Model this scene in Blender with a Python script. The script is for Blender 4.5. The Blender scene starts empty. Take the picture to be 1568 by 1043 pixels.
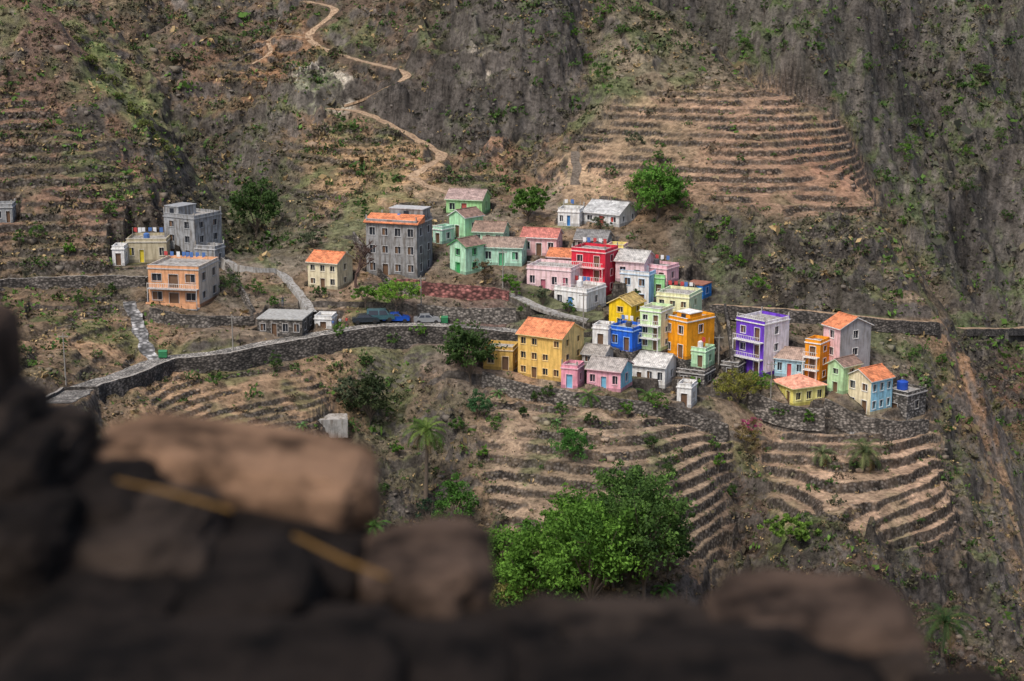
import bpy, math, random
import numpy as np
from mathutils import Vector, noise as mnoise
random.seed(7); rng=np.random.default_rng(7)
LENS=60.0
TH=math.radians(13); F=LENS/36*1568; CX,CY=784.0,521.5
ct,st=math.cos(TH),math.sin(TH)
scene=bpy.context.scene
# ------------------------------------------------------------------ camera projection helpers: image pixels to sight rays and back
def sight(px,py):
    a=(px-CX)/F; b=(CY-py)/F
    return a, ct+b*st, -st+b*ct
def proj(x,y,z):
    f=np.maximum(y*ct-z*st,1.0); u=y*st+z*ct
    return CX+F*x/f, CY-F*u/f
TBL=[np.random.default_rng(100+i).random((256,256)) for i in range(12)]
def vn(x,y,s=0):
    T=TBL[s%12]; xi=np.floor(x).astype(np.int64); yi=np.floor(y).astype(np.int64)
    fx=x-xi; fy=y-yi; fx=fx*fx*(3-2*fx); fy=fy*fy*(3-2*fy)
    x0=xi&255; x1=(xi+1)&255; y0=yi&255; y1=(yi+1)&255
    return ((T[x0,y0]*(1-fx)+T[x1,y0]*fx)*(1-fy)+(T[x0,y1]*(1-fx)+T[x1,y1]*fx)*fy)*2-1
def fbm(x,y,o=4,s=0,g=.5):
    r=0; a=1.0; t=0
    for i in range(o):
        c,sn=math.cos(.6*i+.3),math.sin(.6*i+.3)
        r=r+a*vn((x*c-y*sn)*2.03**i+17*i,(x*sn+y*c)*2.03**i+5*i,s+i); t+=a; a*=g
    return r/t*1.6
def sstep(a,b,x):
    t=np.clip((x-a)/(b-a),0,1); return t*t*(3-2*t)
# ------------------------------------------------------------------ terrain control points  (image px, py, ground distance)
CP=[(1250,1043,195),(1250,900,205),(1300,800,213),(1300,720,227),(1300,650,239),(1250,600,246),(1250,500,258),(1250,470,262),(1250,350,275),(1250,320,285),(1250,230,305),(1200,150,326),(1160,118,333),
(1170,780,226),(1160,680,238),(1130,900,212),(1450,790,226),(1440,700,238),(1420,640,246),(1380,560,254),
(1000,950,200),(1000,850,206),(1000,700,225),(1000,600,240),(1000,500,255),(1000,400,272),(1000,300,292),(1000,200,310),(1000,100,330),(1000,10,350),
(800,1043,196),(800,950,204),(800,800,216),(800,700,227),(800,600,240),(800,500,256),(800,430,266),(800,400,272),(800,300,298),(800,200,318),(800,100,330),(800,0,345),
(600,1043,192),(600,900,205),(600,750,219),(600,600,238),(600,500,253),(600,430,265),(600,300,296),(600,200,322),(600,100,345),(600,0,370),
(400,1000,190),(400,700,222),(400,600,233),(400,525,245),(400,400,272),(400,300,300),(400,200,335),(400,100,365),(400,0,395),
(200,900,180),(200,700,205),(200,600,221),(200,568,227),(200,500,245),(200,420,262),(200,300,276),(190,190,290),
(0,900,170),(0,700,190),(0,600,208),(0,500,235),(0,400,262),(0,300,272),(0,200,285),(0,100,298),(0,0,312),
(100,0,312),(170,110,302),(250,220,293),(320,300,290),
(150,30,385),(260,150,352),(300,60,375),(-250,0,300),(-250,300,262),(-250,600,195),
(1350,310,290),(1290,190,318),(1380,380,280),(1440,470,274),(1490,580,266),(1520,640,260),(1560,780,248),(1400,900,212),(1540,950,222),(1560,1043,205),(1400,1043,196),
(1500,480,400),(1540,620,350),(1400,200,455),(1400,0,520),(1250,0,485),(1120,20,440),(1560,300,440),(1560,0,560),(1568,500,400),(1300,100,470)]
P=[]
for (px,py,d) in CP:
    a,yy,zz=sight(px,py); P.append((a/yy*d,d,zz/yy*d))
def hid(px,d,z): P.append(((px-CX)/F/.98*d,d,z))
hid(200,322,-39); hid(300,320,-46); hid(150,335,-30); hid(1200,385,-45); hid(1330,365,-68); hid(1430,330,-92); hid(1560,300,-110); hid(1750,300,-120); hid(1750,400,-85); hid(1750,230,-110)
P+=[(0,500,75),(-150,500,75),(-300,450,60),(90,470,35),(0,700,190),(-300,700,190),(200,700,120),(400,700,150),(400,450,-20),(0,150,-100),(-60,140,-88),(60,150,-108),(150,150,-110),(0,100,-80),(-60,95,-72),(80,100,-80),(0,55,-42),(60,55,-42),(-60,55,-40),(0,18,-11),(40,18,-11),(-40,18,-11),(0,0,-1.8),(40,0,-2),(-40,0,-2),(0,-20,4),(-250,0,-5),(250,0,-5),(-250,150,-60),(250,150,-105)]
P=np.array(P)
XC=P[:,:2]/100; n=len(P); cc=.06
def phi(r2): return np.sqrt(r2+cc*cc)
D2=((XC[:,None]-XC[None])**2).sum(-1)
A=np.zeros((n+3,n+3)); A[:n,:n]=phi(D2)-np.eye(n)*.004
A[:n,n]=1;A[:n,n+1:]=XC;A[n,:n]=1;A[n+1:,:n]=XC.T
W=np.linalg.solve(A,np.concatenate([P[:,2],[0,0,0]]))
# ------------------------------------------------------------------ grid
def seg(a,b,s): return np.arange(a,b,s)
YR=np.concatenate([seg(-20,20,2),seg(20,150,3),seg(150,188,.8),seg(188,300,.17),seg(300,400,.33),seg(400,560,.8),seg(560,760,4.)])
UC=np.concatenate([np.linspace(-1.1,-.29,30)[:-1],np.linspace(-.29,.29,1060),np.linspace(.29,1.1,30)[1:]])
NR,NC=len(YR),len(UC)
Y=np.repeat(YR[:,None],NC,1); X=UC[None,:]*(Y+60)
def rbf(x,y):
    x=x.ravel()/100;y=y.ravel()/100
    r=W[n]+W[n+1]*x+W[n+2]*y
    for i in range(n): r+=W[i]*np.sqrt((x-XC[i,0])**2+(y-XC[i,1])**2+cc*cc)
    return r
Zs=rbf(X[::3,::3],Y[::3,::3]).reshape(X[::3,::3].shape)
ri=np.clip(np.interp(YR,YR[::3],np.arange(len(YR[::3]))),0,len(YR[::3])-1.001); ci=np.clip(np.interp(UC,UC[::3],np.arange(len(UC[::3]))),0,len(UC[::3])-1.001)
r0=ri.astype(int);fr=(ri-r0)[:,None];c0=ci.astype(int);fc=(ci-c0)[None]
Z=(Zs[r0][:,c0]*(1-fr)+Zs[r0+1][:,c0]*fr)*(1-fc)+(Zs[r0][:,c0+1]*(1-fr)+Zs[r0+1][:,c0+1]*fr)*fc
PX,PY=proj(X,Y,Z)
wx=fbm(X/14,Y/14,3,3)*14; wy=fbm(X/14,Y/14,3,7)*14
MX0,MY0,MR=-300,-300,4
mw,mh=int(2200/MR),int(1700/MR)
gx,gy=np.meshgrid(MX0+MR*np.arange(mw),MY0+MR*np.arange(mh))
def zone(poly,blur=3,sx=1.0):
    m=np.zeros(gx.shape,bool); k=len(poly)
    for i in range(k):
        x0,y0=poly[i];x1,y1=poly[(i+1)%k]
        if y0==y1: continue
        c=((gy<y0)!=(gy<y1)); xi=x0+(gy-y0)*(x1-x0)/(y1-y0)
        m^=(c&(gx<xi))
    m=m.astype(float)
    for _ in range(2):
        for ax in (0,1):
            acc=sum(np.roll(m,s,ax) for s in range(-blur,blur+1)); m=acc/(2*blur+1)
    fx=np.clip((PX+wx*sx-MX0)/MR,0,mw-1.01);fy=np.clip((PY+wy*sx-MY0)/MR,0,mh-1.01)
    x0=fx.astype(int);y0=fy.astype(int)
    return m[y0,x0]
VIL=[(160,370),(440,360),(560,300),(680,280),(990,290),(1090,400),(1100,470),(1340,480),(1430,640),(1250,660),(1100,640),(740,600),(600,520),(420,560),(220,500)]
mV=zone(VIL,5,.3)
T1=zone([(870,225),(985,145),(1185,128),(1285,185),(1365,335),(1060,318),(900,265)],2,.6)
T2=zone([(-300,120),(60,140),(170,210),(240,290),(240,380),(160,400),(-300,430)],5)
T3=zone([(-300,440),(215,440),(200,560),(60,590),(-300,600)],4)
T4=zone([(230,570),(420,550),(500,575),(480,645),(250,650)],3,.6)
T5=zone([(735,600),(950,610),(1110,650),(1125,740),(1095,850),(960,840),(760,830),(725,700)],3,.7)
T6=zone([(1165,665),(1240,625),(1420,645),(1462,760),(1455,815),(1180,795)],2,.3)
T7=zone([(430,210),(540,185),(640,200),(640,270),(780,240),(790,290),(560,355),(430,330)],4)
T8=zone([(330,30),(450,10),(470,110),(350,140)],4)+zone([(1160,355),(1330,350),(1340,400),(1180,410)],4)+zone([(1440,505),(1700,505),(1700,640),(1520,620)],4)
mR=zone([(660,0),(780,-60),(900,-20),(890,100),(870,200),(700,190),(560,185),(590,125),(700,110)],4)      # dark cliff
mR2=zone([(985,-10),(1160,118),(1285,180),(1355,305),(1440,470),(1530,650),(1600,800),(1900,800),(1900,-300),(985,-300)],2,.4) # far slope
mR3=zone([(1040,325),(1350,345),(1420,480),(1100,455)],5)
mR4=zone([(600,450),(800,450),(800,600),(700,640),(560,860),(520,700),(600,560)],4)
mR5=zone([(230,150),(440,110),(560,95),(560,180),(330,240)],4)+zone([(1090,690),(1165,680),(1190,820),(1460,825),(1500,1043),(1050,1043),(1100,850)],4)+zone([(230,270),(320,290),(340,340),(230,350)],3)+zone([(1440,560),(1540,760),(1560,1043),(1440,1000),(1460,800),(1420,640)],4)
anyT=np.clip(T1+T2*.8+T3+T4+T5+T6+T7,0,1)
amp=np.clip(1-.93*mV-.85*np.clip(T1+T4+T5+T6,0,1)-.6*(T2+T3+T7),.05,1)
amp=amp*sstep(150,200,Y)
# big spurs and ravines
Z=Z+6.0*zone([(690,60),(760,-80),(880,-80),(860,110),(800,170),(690,150)],5,.6)*(1-mV)
Z=Z+3.0*zone([(430,110),(560,95),(730,110),(720,160),(560,150),(440,160)],4,.5)
Z=Z-5.0*zone([(880,-80),(930,-80),(905,130),(880,215),(860,200),(875,110)],4,.4)
Z=Z-5.0*zone([(250,160),(400,170),(430,330),(360,370),(320,310)],6,.6)
Z=Z-3.5*zone([(640,430),(560,560),(620,900),(700,900),(680,600)],6,.4)*(1-mV)
Z=Z-4.0*zone([(1110,690),(1160,690),(1180,900),(1050,1000),(1080,860)],5,.3)
Z=Z-3.0*zone([(1050,330),(1090,325),(1140,440),(1090,455)],3,.3)
Z=Z+2.5*zone([(1130,345),(1360,350),(1400,430),(1150,420)],6,.4)
rid=1-np.abs(fbm(X/22+3,Y/30,4,2))*2
Z=Z+amp*(fbm(X/26,Y/34,5,1)*3.2+rid*1.8-.8)
gul=1-np.abs(fbm(X/11+wx/20,Y/60,3,9))*2.4      # rills running down the slope
Z=Z+amp*gul*1.5*(1-mR2)
Z=Z+mR2*((1-np.abs(fbm(X/34-Y/50,Y/45+X/40,5,6))*2.2)*9+(1-np.abs(fbm(X/12-Y/25,Y/30,4,2))*2)*1.6)*sstep(360,420,Y)
Z=Z+(amp*.75+.06)*fbm(X/5,Y/6,4,5)*.9
Zc=Z+fbm(X/9,Y/9,3,4)*.25+fbm(X/2,Y/2,3,1)*.07
RIS=np.zeros_like(Z)
def terr(Z,h,rf=.25,flat=.15,ph=0):
    q=Z/h+ph; fl=np.floor(q); f=q-fl; r=1-rf
    g=np.where(f<r,f/r*flat,flat+(f-r)/rf*(1-flat)); return h*(fl+g-ph),f>r
def mixT(Z,m,h,rf=.25,flat=.15,gap=.0):
    global RIS
    w=sstep(.2,.5,m+.2*fbm(X/9,Y/9,3,9)); hh=fbm(X/7,Zc/h*.9,2,8)
    rfv=rf*(1+.3*hh)
    t,rs=terr(Zc,h,rfv,flat)
    w2=w*(.35+.65*sstep(-.85+gap,-.3+gap,hh))
    RIS=np.maximum(RIS,rs*w*sstep(-.6+gap,-.15+gap,hh)*(.8+.2*np.clip(fbm(X/2,Y/2,2,4),-1,1)))
    return Z*(1-w2)+t*w2
Z=mixT(Z,T1,1.25,.28,.2,0);Z=mixT(Z,T2,1.6,.32,.25,.1);Z=mixT(Z,T3,1.4,.32,.2,.1);Z=mixT(Z,T4,.85,.32,.2,0);Z=mixT(Z,T5,1.35,.31,.18,-.05);Z=mixT(Z,T6,1.5,.22,.08,-.3);Z=mixT(Z,T7,1.6,.32,.35,.2);Z=mixT(Z,T8,2.,.3,.35,.25)
# crags: broken rock steps on the steep ungraded ground
out=sstep(.02,.4,fbm(X/24,Y/24,4,11))
wr=np.clip(mR*1.2+mR2*.5+mR3*.7+mR4*.8+mR5*.9+out*.6*(1-.5*mR2),0,1)*(1-anyT)*(1-.85*mV)*sstep(150,200,Y)
Zk=Z+fbm(X/8,Y/8,5,8)*5.5
cr1,_=terr(Zk,6.5,.3,.1);cr2,_=terr(Zk+fbm(X/3,Y/3,3,2)*1.2,2.0,.35,.15)
crag=cr1*.6+cr2*.4-(Zk-Z)*.55
Z=Z*(1-wr*.9)+crag*wr*.9
spl=(1-np.abs(fbm(X/2.6+wx/12,Y/5+X/9,4,6))*2)      # splitting of the rock
Z=Z+wr*spl*.6*(1-.5*mR2)+(wr*.8+.05+.14*(1-mV))*fbm(X/1.8,Y/1.8,4,10)*.65*sstep(150,200,Y)
# ------------------------------------------------------------------ height sampling
def HS(x,y):
    x=np.asarray(x,float);y=np.asarray(y,float)
    r=np.clip(np.interp(y,YR,np.arange(NR)),0,NR-1.001);c=np.clip(np.interp(x/(y+60),UC,np.arange(NC)),0,NC-1.001)
    r0=r.astype(int);c0=c.astype(int);a=r-r0;b=c-c0
    return (Z[r0,c0]*(1-a)+Z[r0+1,c0]*a)*(1-b)+(Z[r0,c0+1]*(1-a)+Z[r0+1,c0+1]*a)*b
YS=np.concatenate([seg(170,300,.3),seg(300,400,.5),seg(400,640,1.2)])
def hit(px,py):
    px=np.atleast_1d(np.asarray(px,float));py=np.atleast_1d(np.asarray(py,float))
    a,yy,zz=sight(px,py);kx=a/yy+0*py;kz=zz/yy+0*px
    out=np.full(len(px),600.);done=np.zeros(len(px),bool);pd=None;pyv=170.
    for y in YS:
        idx=np.where(~done)[0]
        if len(idx)==0:break
        dd=HS(kx[idx]*y,np.full(len(idx),y))-kz[idx]*y
        if pd is None: pd=np.full(len(px),-1.)
        h=dd>0
        if h.any():
            j=idx[h];p=pd[j];t=np.clip(-p/(dd[h]-p+1e-9),0,1)
            out[j]=pyv+(y-pyv)*t;done[j]=True
        pd[idx]=dd;pyv=y
    return np.stack([kx*out,out,kz*out],1)
# ------------------------------------------------------------------ materials
MATS={}
def newmat(name):
    m=bpy.data.materials.new(name);m.use_nodes=True;nt=m.node_tree
    b=nt.nodes['Principled BSDF'];return m,nt,b
def N(nt,t,**k):
    nd=nt.nodes.new(t)
    for a,v in k.items():
        if a in nd.bl_rna.properties.keys(): setattr(nd,a,v)
        else: nd.inputs[a].default_value=v
    return nd
def mixc(nt,typ,fac,c1,c2):
    m=nt.nodes.new('ShaderNodeMix');m.data_type='RGBA';m.blend_type=typ
    for s,v in ((m.inputs[0],fac),(m.inputs[6],c1),(m.inputs[7],c2)):
        if hasattr(v,'links') or hasattr(v,'is_output'): nt.links.new(v,s)
        else: s.default_value=v
    return m.outputs[2]
def ramp(nt,src,stops):
    r=nt.nodes.new('ShaderNodeValToRGB');e=r.color_ramp.elements
    while len(e)<len(stops): e.new(.5)
    for i,(p,c) in enumerate(stops):
        e[i].position=p;e[i].color=(c,c,c,1) if isinstance(c,(int,float)) else (*c,1)
    nt.links.new(src,r.inputs[0]);return r.outputs[0]
def plaster(col,dirt=.5,rough=.85):
    key=('pl',tuple(round(c,3) for c in col),dirt)
    if key in MATS:return MATS[key]
    m,nt,b=newmat('plaster_paint');L=nt.links.new
    tc=N(nt,'ShaderNodeTexCoord');mp=N(nt,'ShaderNodeMapping');mp.inputs['Scale'].default_value=(1.8,1.8,.3);L(tc.outputs['Object'],mp.inputs[0])
    n1=N(nt,'ShaderNodeTexNoise',Scale=1.3,Detail=5.);L(mp.outputs[0],n1.inputs[0])
    n2=N(nt,'ShaderNodeTexNoise',Scale=.9,Detail=6.,Roughness=.7);L(tc.outputs['Object'],n2.inputs[0])
    f1=ramp(nt,n1.outputs[0],[(.38,(.5,.45,.4)),(.55,(1.,1.,1.))]);f2=ramp(nt,n2.outputs[0],[(.35,.62),(.55,1.05)])
    c=mixc(nt,'MULTIPLY',dirt,(*col,1),f1);c=mixc(nt,'MULTIPLY',dirt,c,f2)
    L(c,b.inputs['Base Color']);b.inputs['Roughness'].default_value=rough
    MATS[key]=m;return m
def simple(name,col,rough=.6,metal=0.):
    key=(name,col)
    if key in MATS:return MATS[key]
    m,nt,b=newmat(name);n1=N(nt,'ShaderNodeTexNoise',Scale=3.,Detail=4.)
    c=mixc(nt,'MULTIPLY',.5,(*col,1),ramp(nt,n1.outputs[0],[(.3,.6),(.7,1.1)]));nt.links.new(c,b.inputs['Base Color'])
    b.inputs['Roughness'].default_value=rough;b.inputs['Metallic'].default_value=metal;MATS[key]=m;return m
def tile(col):
    key=('tile',col)
    if key in MATS:return MATS[key]
    m,nt,b=newmat('roof_tiles');L=nt.links.new;tc=N(nt,'ShaderNodeTexCoord')
    w=N(nt,'ShaderNodeTexWave',Scale=1.1,Distortion=.6);w.bands_direction='X';L(tc.outputs['Object'],w.inputs[0])
    v=N(nt,'ShaderNodeTexVoronoi',Scale=2.6);L(tc.outputs['Object'],v.inputs[0])
    sp_=N(nt,'ShaderNodeSeparateColor');L(v.outputs['Color'],sp_.inputs[0])
    n2=N(nt,'ShaderNodeTexNoise',Scale=.8,Detail=6.,Roughness=.7);L(tc.outputs['Object'],n2.inputs[0])
    c=mixc(nt,'MULTIPLY',.35,(*col,1),ramp(nt,w.outputs[0],[(0,.35),(.5,1.)]))
    c=mixc(nt,'MULTIPLY',.7,c,ramp(nt,sp_.outputs[0],[(0,.55),(1,1.3)]));c=mixc(nt,'MULTIPLY',.7,c,ramp(nt,n2.outputs[0],[(.35,.45),(.58,1.15)]))
    L(c,b.inputs['Base Color']);b.inputs['Roughness'].default_value=.85
    bp=N(nt,'ShaderNodeBump',Strength=.5,Distance=.08);L(w.outputs[0],bp.inputs['Height']);L(bp.outputs[0],b.inputs['Normal']);MATS[key]=m;return m
def stone(col=(.2,.18,.16),sc=2.4,var=1.):
    key=('st',col,sc)
    if key in MATS:return MATS[key]
    m,nt,b=newmat('dry_stone');L=nt.links.new;tc=N(nt,'ShaderNodeTexCoord')
    mp=N(nt,'ShaderNodeMapping');mp.inputs['Scale'].default_value=(1,1,1.5);L(tc.outputs['Object'],mp.inputs[0])
    v=N(nt,'ShaderNodeTexVoronoi',Scale=sc);L(mp.outputs[0],v.inputs[0])
    bw=N(nt,'ShaderNodeSeparateColor');L(v.outputs['Color'],bw.inputs[0])
    c=mixc(nt,'MULTIPLY',1.,(*col,1),ramp(nt,bw.outputs[0],[(0,.5),(1,1.5)]))
    c=mixc(nt,'MULTIPLY',1.,c,ramp(nt,v.outputs['Distance'],[(.3,1.),(.62,.3)]))
    n2=N(nt,'ShaderNodeTexNoise',Scale=.4,Detail=6.);L(tc.outputs['Object'],n2.inputs[0]);c=mixc(nt,'MULTIPLY',.8,c,ramp(nt,n2.outputs[0],[(.38,.4),(.62,1.3)]))
    L(c,b.inputs['Base Color']);b.inputs['Roughness'].default_value=.95
    bp=N(nt,'ShaderNodeBump',Strength=.8,Distance=-.12);L(v.outputs['Distance'],bp.inputs['Height']);L(bp.outputs[0],b.inputs['Normal']);MATS[key]=m;return m
def glass():
    if 'gl' in MATS:return MATS['gl']
    m,nt,b=newmat('window_glass');b.inputs['Base Color'].default_value=(.03,.035,.045,1);b.inputs['Roughness'].default_value=.2;MATS['gl']=m;return m
def ground_mat():
    m,nt,b=newmat('hillside_ground');L=nt.links.new
    at=N(nt,'ShaderNodeAttribute',attribute_name='tint');sa=N(nt,'ShaderNodeAttribute',attribute_name='stone')
    ge=N(nt,'ShaderNodeNewGeometry');pos=ge.outputs['Position']
    n1=N(nt,'ShaderNodeTexNoise',Scale=1.2,Detail=7.,Roughness=.75);L(pos,n1.inputs[0])
    c=mixc(nt,'MULTIPLY',1.,at.outputs['Color'],ramp(nt,n1.outputs[0],[(.3,.25),(.5,1.),(.68,1.6)]))
    v=N(nt,'ShaderNodeTexVoronoi',Scale=2.2);L(pos,v.inputs[0])
    bw=N(nt,'ShaderNodeSeparateColor');L(v.outputs['Color'],bw.inputs[0])
    s=mixc(nt,'MULTIPLY',1.,(.125,.11,.097,1),ramp(nt,bw.outputs[0],[(0,.35),(1,1.6)]))
    s=mixc(nt,'MULTIPLY',1.,s,ramp(nt,v.outputs['Distance'],[(.3,1.),(.6,.3)]))
    c=mixc(nt,'MIX',sa.outputs['Fac'],c,s)
    L(c,b.inputs['Base Color']);b.inputs['Roughness'].default_value=1.;b.inputs['Specular IOR Level'].default_value=.05
    bp=N(nt,'ShaderNodeBump',Strength=1.,Distance=.6);L(n1.outputs[0],bp.inputs['Height']);L(bp.outputs[0],b.inputs['Normal']);return m
def leafmat(name='foliage',tr=.25):
    if name in MATS:return MATS[name]
    m,nt,b=newmat(name);at=N(nt,'ShaderNodeAttribute',attribute_name='tint');nt.links.new(at.outputs['Color'],b.inputs['Base Color'])
    b.inputs['Roughness'].default_value=.7;b.inputs['Specular IOR Level'].default_value=.15
    if tr>0:
        t=N(nt,'ShaderNodeBsdfTranslucent');nt.links.new(at.outputs['Color'],t.inputs[0]);mx=N(nt,'ShaderNodeMixShader');mx.inputs[0].default_value=tr
        nt.links.new(b.outputs[0],mx.inputs[1]);nt.links.new(t.outputs[0],mx.inputs[2]);nt.links.new(mx.outputs[0],nt.nodes['Material Output'].inputs[0])
    MATS[name]=m;return m
# ------------------------------------------------------------------ mesh helpers
def link(o,parent=None):
    scene.collection.objects.link(o)
    if parent is not None:o.parent=parent
    return o
def np_mesh(name,V,Fc,col=None,mats=(),parent=None,extra=None):
    me=bpy.data.meshes.new(name);V=np.asarray(V,np.float32);Fc=np.asarray(Fc,np.int32);k=Fc.shape[1]
    me.vertices.add(len(V));me.vertices.foreach_set('co',V.ravel());me.loops.add(Fc.size);me.loops.foreach_set('vertex_index',Fc.ravel())
    me.polygons.add(len(Fc));me.polygons.foreach_set('loop_start',np.arange(0,Fc.size,k,dtype=np.int32));me.update(calc_edges=True)
    if col is not None:
        a=me.attributes.new('tint','FLOAT_COLOR','POINT');c=np.ones((len(V),4),np.float32);c[:,:3]=col;a.data.foreach_set('color',c.ravel())
    if extra is not None:
        a=me.attributes.new('stone','FLOAT','POINT');a.data.foreach_set('value',np.asarray(extra,np.float32).ravel())
    for m in mats:me.materials.append(m)
    return link(bpy.data.objects.new(name,me),parent)
class MB:
    def __init__(s):s.v=[];s.f=[];s.m=[]
    def quad(s,p,mi=0):
        b=len(s.v);s.v+=[tuple(q) for q in p];s.f.append(tuple(range(b,b+len(p))));s.m.append(mi)
    def box(s,x0,x1,y0,y1,z0,z1,mi=0):
        b=len(s.v);s.v+=[(x0,y0,z0),(x1,y0,z0),(x1,y1,z0),(x0,y1,z0),(x0,y0,z1),(x1,y0,z1),(x1,y1,z1),(x0,y1,z1)]
        for q in ((0,3,2,1),(4,5,6,7),(0,1,5,4),(1,2,6,5),(2,3,7,6),(3,0,4,7)):s.f.append(tuple(b+i for i in q));s.m.append(mi)
    def obj(s,name,mats,parent=None):
        me=bpy.data.meshes.new(name);me.from_pydata(s.v,[],s.f)
        for m in mats:me.materials.append(m)
        me.polygons.foreach_set('material_index',s.m);me.update();return link(bpy.data.objects.new(name,me),parent)
def tube(mb,pts,rad,seg_=6,mi=0):
    b=len(mb.v);k=len(pts)
    for i,(p,r) in enumerate(zip(pts,rad)):
        d=Vector(pts[min(i+1,k-1)])-Vector(pts[max(i-1,0)]);d=d.normalized() if d.length>0 else Vector((0,0,1))
        a=d.cross(Vector((0,1,.01)) if abs(d.y)<.9 else Vector((1,0,0))).normalized();c=d.cross(a)
        for j in range(seg_):
            t=2*math.pi*j/seg_;mb.v.append(tuple(Vector(p)+a*math.cos(t)*r+c*math.sin(t)*r))
    for i in range(k-1):
        for j in range(seg_):
            q=(b+i*seg_+j,b+i*seg_+(j+1)%seg_,b+(i+1)*seg_+(j+1)%seg_,b+(i+1)*seg_+j);mb.f.append(q);mb.m.append(mi)
    mb.f.append(tuple(b+(k-1)*seg_+j for j in range(seg_)));mb.m.append(mi)
# ------------------------------------------------------------------ roads & walls
def dens(pts,step=1.2,smooth=2):
    out=[pts[0]]
    for a,b in zip(pts[:-1],pts[1:]):
        L=np.linalg.norm(b[:2]-a[:2]);k=max(1,int(L/step))
        for i in range(1,k+1):out.append(a+(b-a)*i/k)
    out=np.array(out)
    for _ in range(smooth*3):
        o=out.copy();o[1:-1]=(out[:-2]+out[1:-1]*2+out[2:])/4;out=o
    return out
def carve(line,hw,drop=0,L=6.,up=1.5):
    global Z
    R=hw+(18 if drop else 3)
    y0,y1=line[:,1].min()-R,line[:,1].max()+R
    rs=np.where((YR>y0)&(YR<y1))[0]
    if len(rs)==0:return
    sl=slice(rs[0],rs[-1]+1);x=X[sl];y=Y[sl];best=np.full(x.shape,1e9);zc=np.zeros(x.shape);cy=np.zeros(x.shape)
    for a,b in zip(line[:-1:2],line[2::2]):
        cm=np.where((UC*(y.max()+60)>min(a[0],b[0])-R*1.3)|(UC*(y.min()+60)>min(a[0],b[0])-R*1.3))[0]
        cn=np.where((UC*(y.max()+60)<max(a[0],b[0])+R*1.3)|(UC*(y.min()+60)<max(a[0],b[0])+R*1.3))[0]
        if len(cm)==0 or len(cn)==0:continue
        cs=slice(cm[0],cn[-1]+1)
        dx,dy=b[0]-a[0],b[1]-a[1];t=np.clip(((x[:,cs]-a[0])*dx+(y[:,cs]-a[1])*dy)/(dx*dx+dy*dy+1e-9),0,1)
        d=np.hypot(x[:,cs]-a[0]-t*dx,y[:,cs]-a[1]-t*dy);mk=d<best[:,cs]
        best[:,cs]=np.where(mk,d,best[:,cs]);zc[:,cs]=np.where(mk,a[2]+(b[2]-a[2])*t,zc[:,cs]);cy[:,cs]=np.where(mk,a[1]+dy*t,cy[:,cs])
    z=Z[sl];dn=(y<cy)
    if drop: z=np.where(dn&(best<R),np.minimum(z,zc)-drop*np.exp(-np.maximum(best-hw,0)/L)*sstep(R,R*.6,best),z)
    e=np.where(dn&(drop>0),.35,up)
    w=1-sstep(0,1,(best-hw)/e)
    Z[sl]=z*(1-w)+(zc-.06)*w
def ribbon(name,line,hw,mat,lift=.03,wob=.06):
    mb=MB();k=len(line)
    L=[];Rr=[]
    for i in range(k):
        d=line[min(i+1,k-1)]-line[max(i-1,0)];d=d/np.linalg.norm(d[:2]);nx,ny=-d[1],d[0]
        w=hw*(1+wob*(math.sin(i*1.7)+random.uniform(-1,1)));w2=hw*(1+wob*(math.sin(i*1.1)+random.uniform(-1,1)))
        p=line[i];z=p[2]+lift;L.append((p[0]+nx*w,p[1]+ny*w,z));Rr.append((p[0]-nx*w2,p[1]-ny*w2,z))
    for i in range(k-1):
        mb.quad([Rr[i],Rr[i+1],L[i+1],L[i]])
        for S in (L,Rr):
            a,b=S[i],S[i+1];mb.quad([a,b,(b[0],b[1],b[2]-.5),(a[0],a[1],a[2]-.5)])
    return mb.obj(name,[mat])
def wallrib(name,line,off,th,hu,hd,mat,capmat=None,jit=.12):
    if line is None:return
    mb=MB();k=len(line);S=[]
    for i in range(k):
        d=line[min(i+1,k-1)]-line[max(i-1,0)];d=d/np.linalg.norm(d[:2]);nx,ny=-d[1],d[0]
        if ny>0:nx,ny=-nx,-ny
        p=line[i];j=random.uniform(-jit,jit)
        i0=(p[0]+nx*off,p[1]+ny*off);o0=(p[0]+nx*(off+th),p[1]+ny*(off+th));ob=(p[0]+nx*(off+th+.3+j),p[1]+ny*(off+th+.3+j))
        S.append([(i0[0],i0[1],p[2]-hd),(i0[0],i0[1],p[2]+hu+j),(o0[0],o0[1],p[2]+hu+j),(ob[0],ob[1],p[2]-hd)])
    for i in range(k-1):
        for a,b,mi in ((0,1,0),(1,2,1),(2,3,0)):
            mb.quad([S[i][a],S[i+1][a],S[i+1][b],S[i][b]],mi)
    for s in (S[0],S[-1]):mb.quad(s)
    return mb.obj(name,[mat,capmat or mat])
PATHS=[]
def path(pts,hw,name,mat,drop=0,L=6.,level=6,draw=True,up=1.5,wob=.06,ylo=0,yhi=900):
    p=hit([q[0] for q in pts],[q[1] for q in pts]);p=p[(p[:,1]>ylo)&(p[:,1]<yhi)]
    if len(p)<2:return None
    ln=dens(p,1.2)
    zz=ln[:,2].copy()
    for _ in range(level*4):
        z2=zz.copy();z2[1:-1]=(zz[:-2]+zz[1:-1]*2+zz[2:])/4;zz=z2
    ln[:,2]=zz;PATHS.append((name,ln,hw,mat,draw,wob));carve(ln,hw,drop,L,up);return ln
m_road=stone((.4,.37,.33),3.5);m_dirt=plaster((.44,.31,.2),1.);m_conc=plaster((.36,.35,.33),.95);m_cap=plaster((.43,.4,.36),.9);m_rub=stone((.36,.35,.34),1.4)
m_wall=stone((.15,.132,.117),2.4);m_wall2=stone((.22,.195,.17),2.2);m_redwall=stone((.42,.17,.15),1.6)
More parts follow.
